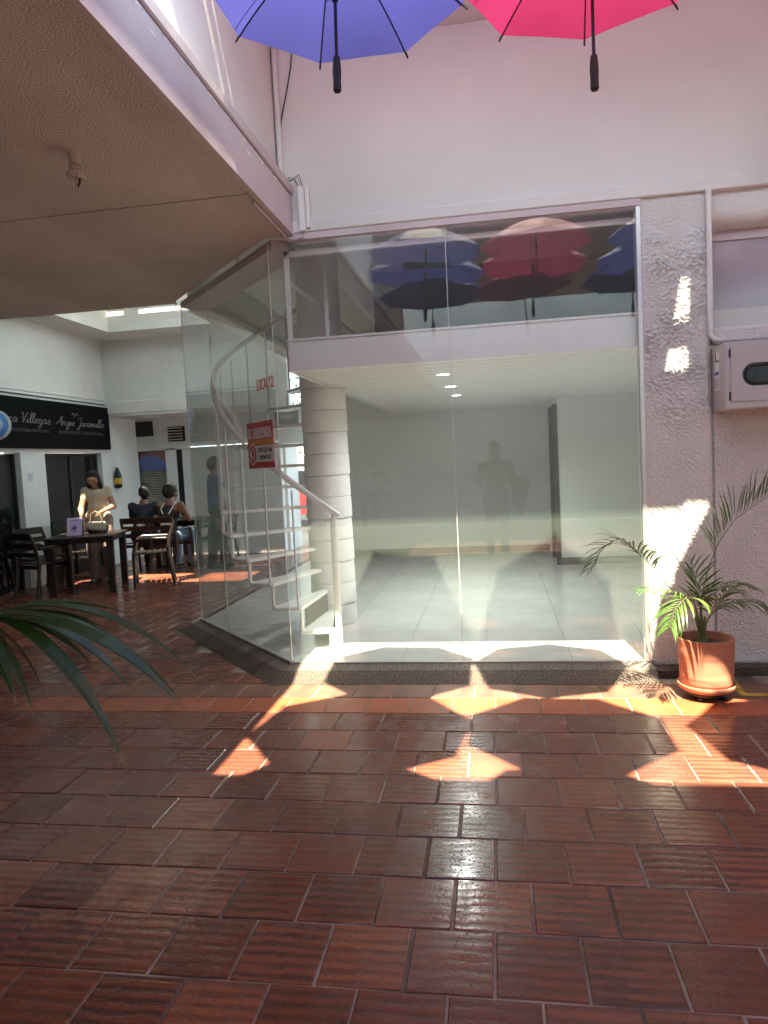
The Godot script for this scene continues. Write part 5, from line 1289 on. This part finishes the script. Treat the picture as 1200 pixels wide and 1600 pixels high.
# ------------------------------------------------------------------ fittings
func build_small_things() -> void:
	# compact fluorescent lamp under the canopy, painted over
	var l := thing("ceiling_bulb", "paint-spattered spiral bulb in a bare holder under the brown soffit", "lamp", Vector3(-2.0, 3.12, -3.37))
	var pm := plaster(lin(0.60, 0.51, 0.43), 0.1, 221, 3.0, M.fine, 0.3)
	var w := MB.new(); w.lathe(Vector3(0, -0.06, 0), [Vector2(0.0, 0.0), Vector2(0.026, 0.0), Vector2(0.029, 0.02), Vector2(0.029, 0.04), Vector2(0.032, 0.06)], 18); put("holder", w, pm, l)
	w = MB.new(); w.lathe(Vector3(0, -0.088, 0), [Vector2(0.0, 0.0), Vector2(0.030, 0.002), Vector2(0.033, 0.012), Vector2(0.030, 0.027), Vector2(0.0, 0.03)], 18); put("collar", w, pm, l)
	w = MB.new()
	var pts := []
	for k in 25: pts.append(Vector3(cos(k * 0.30) * 0.036, -0.098 - k * 0.0009, sin(k * 0.30) * 0.036))
	w.tube(pts, 0.0105, 8); put("coil", w, pm, l)
	for a: float in [0.3, 2.4, 4.4]:
		w = MB.new(); w.tube([Vector3(cos(a) * 0.018, -0.10, sin(a) * 0.018), Vector3(cos(a) * 0.022, -0.15, sin(a) * 0.022), Vector3(cos(a + 0.5) * 0.016, -0.165, sin(a + 0.5) * 0.016)], 0.0055, 6); put("tube_stub", w, pm if a > 1.0 else M.dark, l)
	# meter box
	var grey := mat(lin(0.50, 0.47, 0.475), 0.4)
	var b := thing("meter_box", "white metal meter box with an oval window on the wall beside the pillar", "meter box", Vector3(1.42, 1.735, -4.985))
	w = MB.new(); w.bbox(Vector3(0.36, 0.205, 0.14), Vector3(0.72, 0.41, 0.28), 0.006); put("case", w, grey, b)
	var d := MB.new()
	for q: Array in [[0.035, 0.685, 0.045, 0.135], [0.035, 0.685, 0.275, 0.385], [0.035, 0.10, 0.135, 0.275], [0.60, 0.685, 0.135, 0.275]]:
		d.span(Vector3(q[0], q[2], 0.2805), Vector3(q[1], q[3], 0.288))
	var dr := put("door", d, grey, b)
	w = MB.new(); w.span(Vector3(0.10, 0.135, 0.2806), Vector3(0.60, 0.275, 0.283)); put("window", w, M.darkglass, dr)
	w = MB.new()
	var op := []
	for k in 33:
		var a := TAU * k / 32.0
		op.append(Vector3(0.35 + clampf(cos(a) * 1.0, -1, 1) * 0.055 + signf(cos(a)) * 0.175, 0.205 + sin(a) * 0.055, 0.289))
	w.tube(op, 0.006, 6); put("gasket", w, M.rubber, dr)
	for q: Array in [[0.10, 0.06], [0.60, 0.06]]:
		w = MB.new()
		for sy: float in [-1.0, 1.0]:
			for k in 6:
				var a0 := PI * 0.5 * k / 6.0; var a1 := PI * 0.5 * (k + 1) / 6.0
				var sx := 1.0 if q[0] < 0.3 else -1.0
				var cx: float = q[0] + sx * 0.068; var cy := 0.205
				var e0 := Vector3(cx - sx * cos(a0) * 0.068, cy + sy * sin(a0) * 0.07, 0.2878); var e1 := Vector3(cx - sx * cos(a1) * 0.068, cy + sy * sin(a1) * 0.07, 0.2878)
				w._t(Vector3(q[0], cy + sy * 0.07, 0.2878), e0, e1, Vector3(0.3, 0.2, 0.0))
		put("window_corner", w, grey, dr)
	for y: float in [0.08, 0.34]:
		w = MB.new(); w.bbox(Vector3(0.030, y, 0.284), Vector3(0.010, 0.05, 0.010), 0.002); put("hinge", w, M.rubber, b)
	var stk := MB.new(); stk.box(Vector3(-0.0025, 0.245, 0.135), Vector3(0.002, 0.235, 0.10)); var so := put("sticker", stk, M.white, b)
	var bsx := Basis(Vector3(0, 0, 1), Vector3.UP, Vector3(-1, 0, 0))
	for q: Array in [[0.335, 0.05, 0.022, lin(0.06, 0.06, 0.07), 0.115], [0.31, 0.012, 0.05, lin(0.10, 0.10, 0.12), 0.155], [0.236, 0.020, 0.085, lin(0.10, 0.10, 0.35), 0.135], [0.195, 0.006, 0.075, lin(0.3, 0.3, 0.3), 0.135], [0.180, 0.006, 0.075, lin(0.3, 0.3, 0.3), 0.135], [0.165, 0.006, 0.07, lin(0.3, 0.3, 0.3), 0.135], [0.150, 0.006, 0.075, lin(0.3, 0.3, 0.3), 0.135]]:
		w = MB.new(); w.box(Vector3(-0.004, q[0], q[4]), Vector3(0.001, q[1], q[2])); put("print", w, mat(q[3], 0.5), so)
	# conduit down to the box
	var c := thing("wall_conduit", "white square conduit dropping from the ledge to the meter box", "conduit", Vector3(1.398, 0, -4.90))
	w = MB.new(); w.bbox(Vector3(0, 2.69, 0), Vector3(0.030, 0.90, 0.034), 0.005); put("duct", w, M.white, c)
	w = MB.new()
	var cp := []
	for k in 9: cp.append(Vector3(0.05 - cos(PI * 0.5 * k / 8.0) * 0.05, 2.245 - sin(PI * 0.5 * k / 8.0) * 0.055, 0.0))
	cp.append(Vector3(0.085, 2.19, 0.0)); w.tube(cp, 0.016, 8); put("elbow", w, M.white, c)
	# duct and loose wires at the canopy corner
	var k := thing("corner_duct", "short white cable duct with loose wires at the canopy corner", "cable duct", Vector3(-1.245, 3.12, -4.895))
	w = MB.new(); w.bbox(Vector3(0, 0.16, 0), Vector3(0.045, 0.30, 0.045), 0.005); put("duct", w, M.white, k)
	w = MB.new(); w.bbox(Vector3(0.040, 0.17, 0), Vector3(0.028, 0.28, 0.030), 0.004); put("duct", w, M.white, k)
	for q in 4:
		w = MB.new(); w.tube([Vector3(-0.01 + q * 0.008, 0.30, 0.0), Vector3(-0.04 + q * 0.012, 0.36 + q * 0.008, 0.02), Vector3(-0.08, 0.37 - q * 0.012, 0.03), Vector3(-0.07, 0.33, 0.03)], 0.0035, 5); put("loose_wire", w, [M.cable, M.white, M.fascia, M.cable][q], k)
	w = MB.new(); w.tube([Vector3(-0.155, -0.012, 0.02), Vector3(-0.12, -0.03, 0.0), Vector3(-0.05, -0.034, 0.0), Vector3(0.0, -0.015, 0.0)], 0.011, 7); put("bent_pipe", w, M.fascia, k)
	var cb := MB.new(); cb.tube([Vector3(-1.262, 4.37, -4.925), Vector3(-1.275, 4.25, -4.925), Vector3(-1.31, 4.10, -4.92), Vector3(-1.365, 3.90, -4.92), Vector3(-1.385, 3.75, -4.92), Vector3(-1.375, 3.55, -4.915), Vector3(-1.35, 3.46, -4.90)], 0.0045, 6)
	tag(put("hanging_cable", cb, M.cable), "thin black cable hanging down the white wall to the canopy corner", "cable")
	var vp := MB.new(); vp.tube([Vector3(-1.385, 4.365, -4.91), Vector3(-1.385, 3.45, -4.91)], 0.020, 10)
	tag(put("corner_pipe", vp, M.wall), "white painted pipe running down the inner corner of the wall", "pipe")
	var w3 := MB.new(); w3.tube([Vector3(-2.93, 3.115, -6.50), Vector3(-2.96, 3.07, -6.52), Vector3(-2.90, 3.06, -6.50), Vector3(-2.84, 3.07, -6.44), Vector3(-2.82, 3.10, -6.42)], 0.005, 6)
	tag(put("corner_wire", w3, M.cable), "loop of dark wire at the far end of the slanting glass", "wire")
	# painted line
	var yl := MB.new()
	yl.quad(Vector3(1.415, 0.004, -4.46), Vector3(3.2, 0.004, -4.46), Vector3(3.2, 0.004, -4.515), Vector3(1.455, 0.004, -4.515))
	yl.quad(Vector3(1.415, 0.004, -4.46), Vector3(1.455, 0.004, -4.515), Vector3(1.475, 0.004, -4.79), Vector3(1.42, 0.004, -4.79))
	tag(put("floor_marking", yl, M.yellow), "yellow painted line on the floor beside the terracotta pot", "marking")
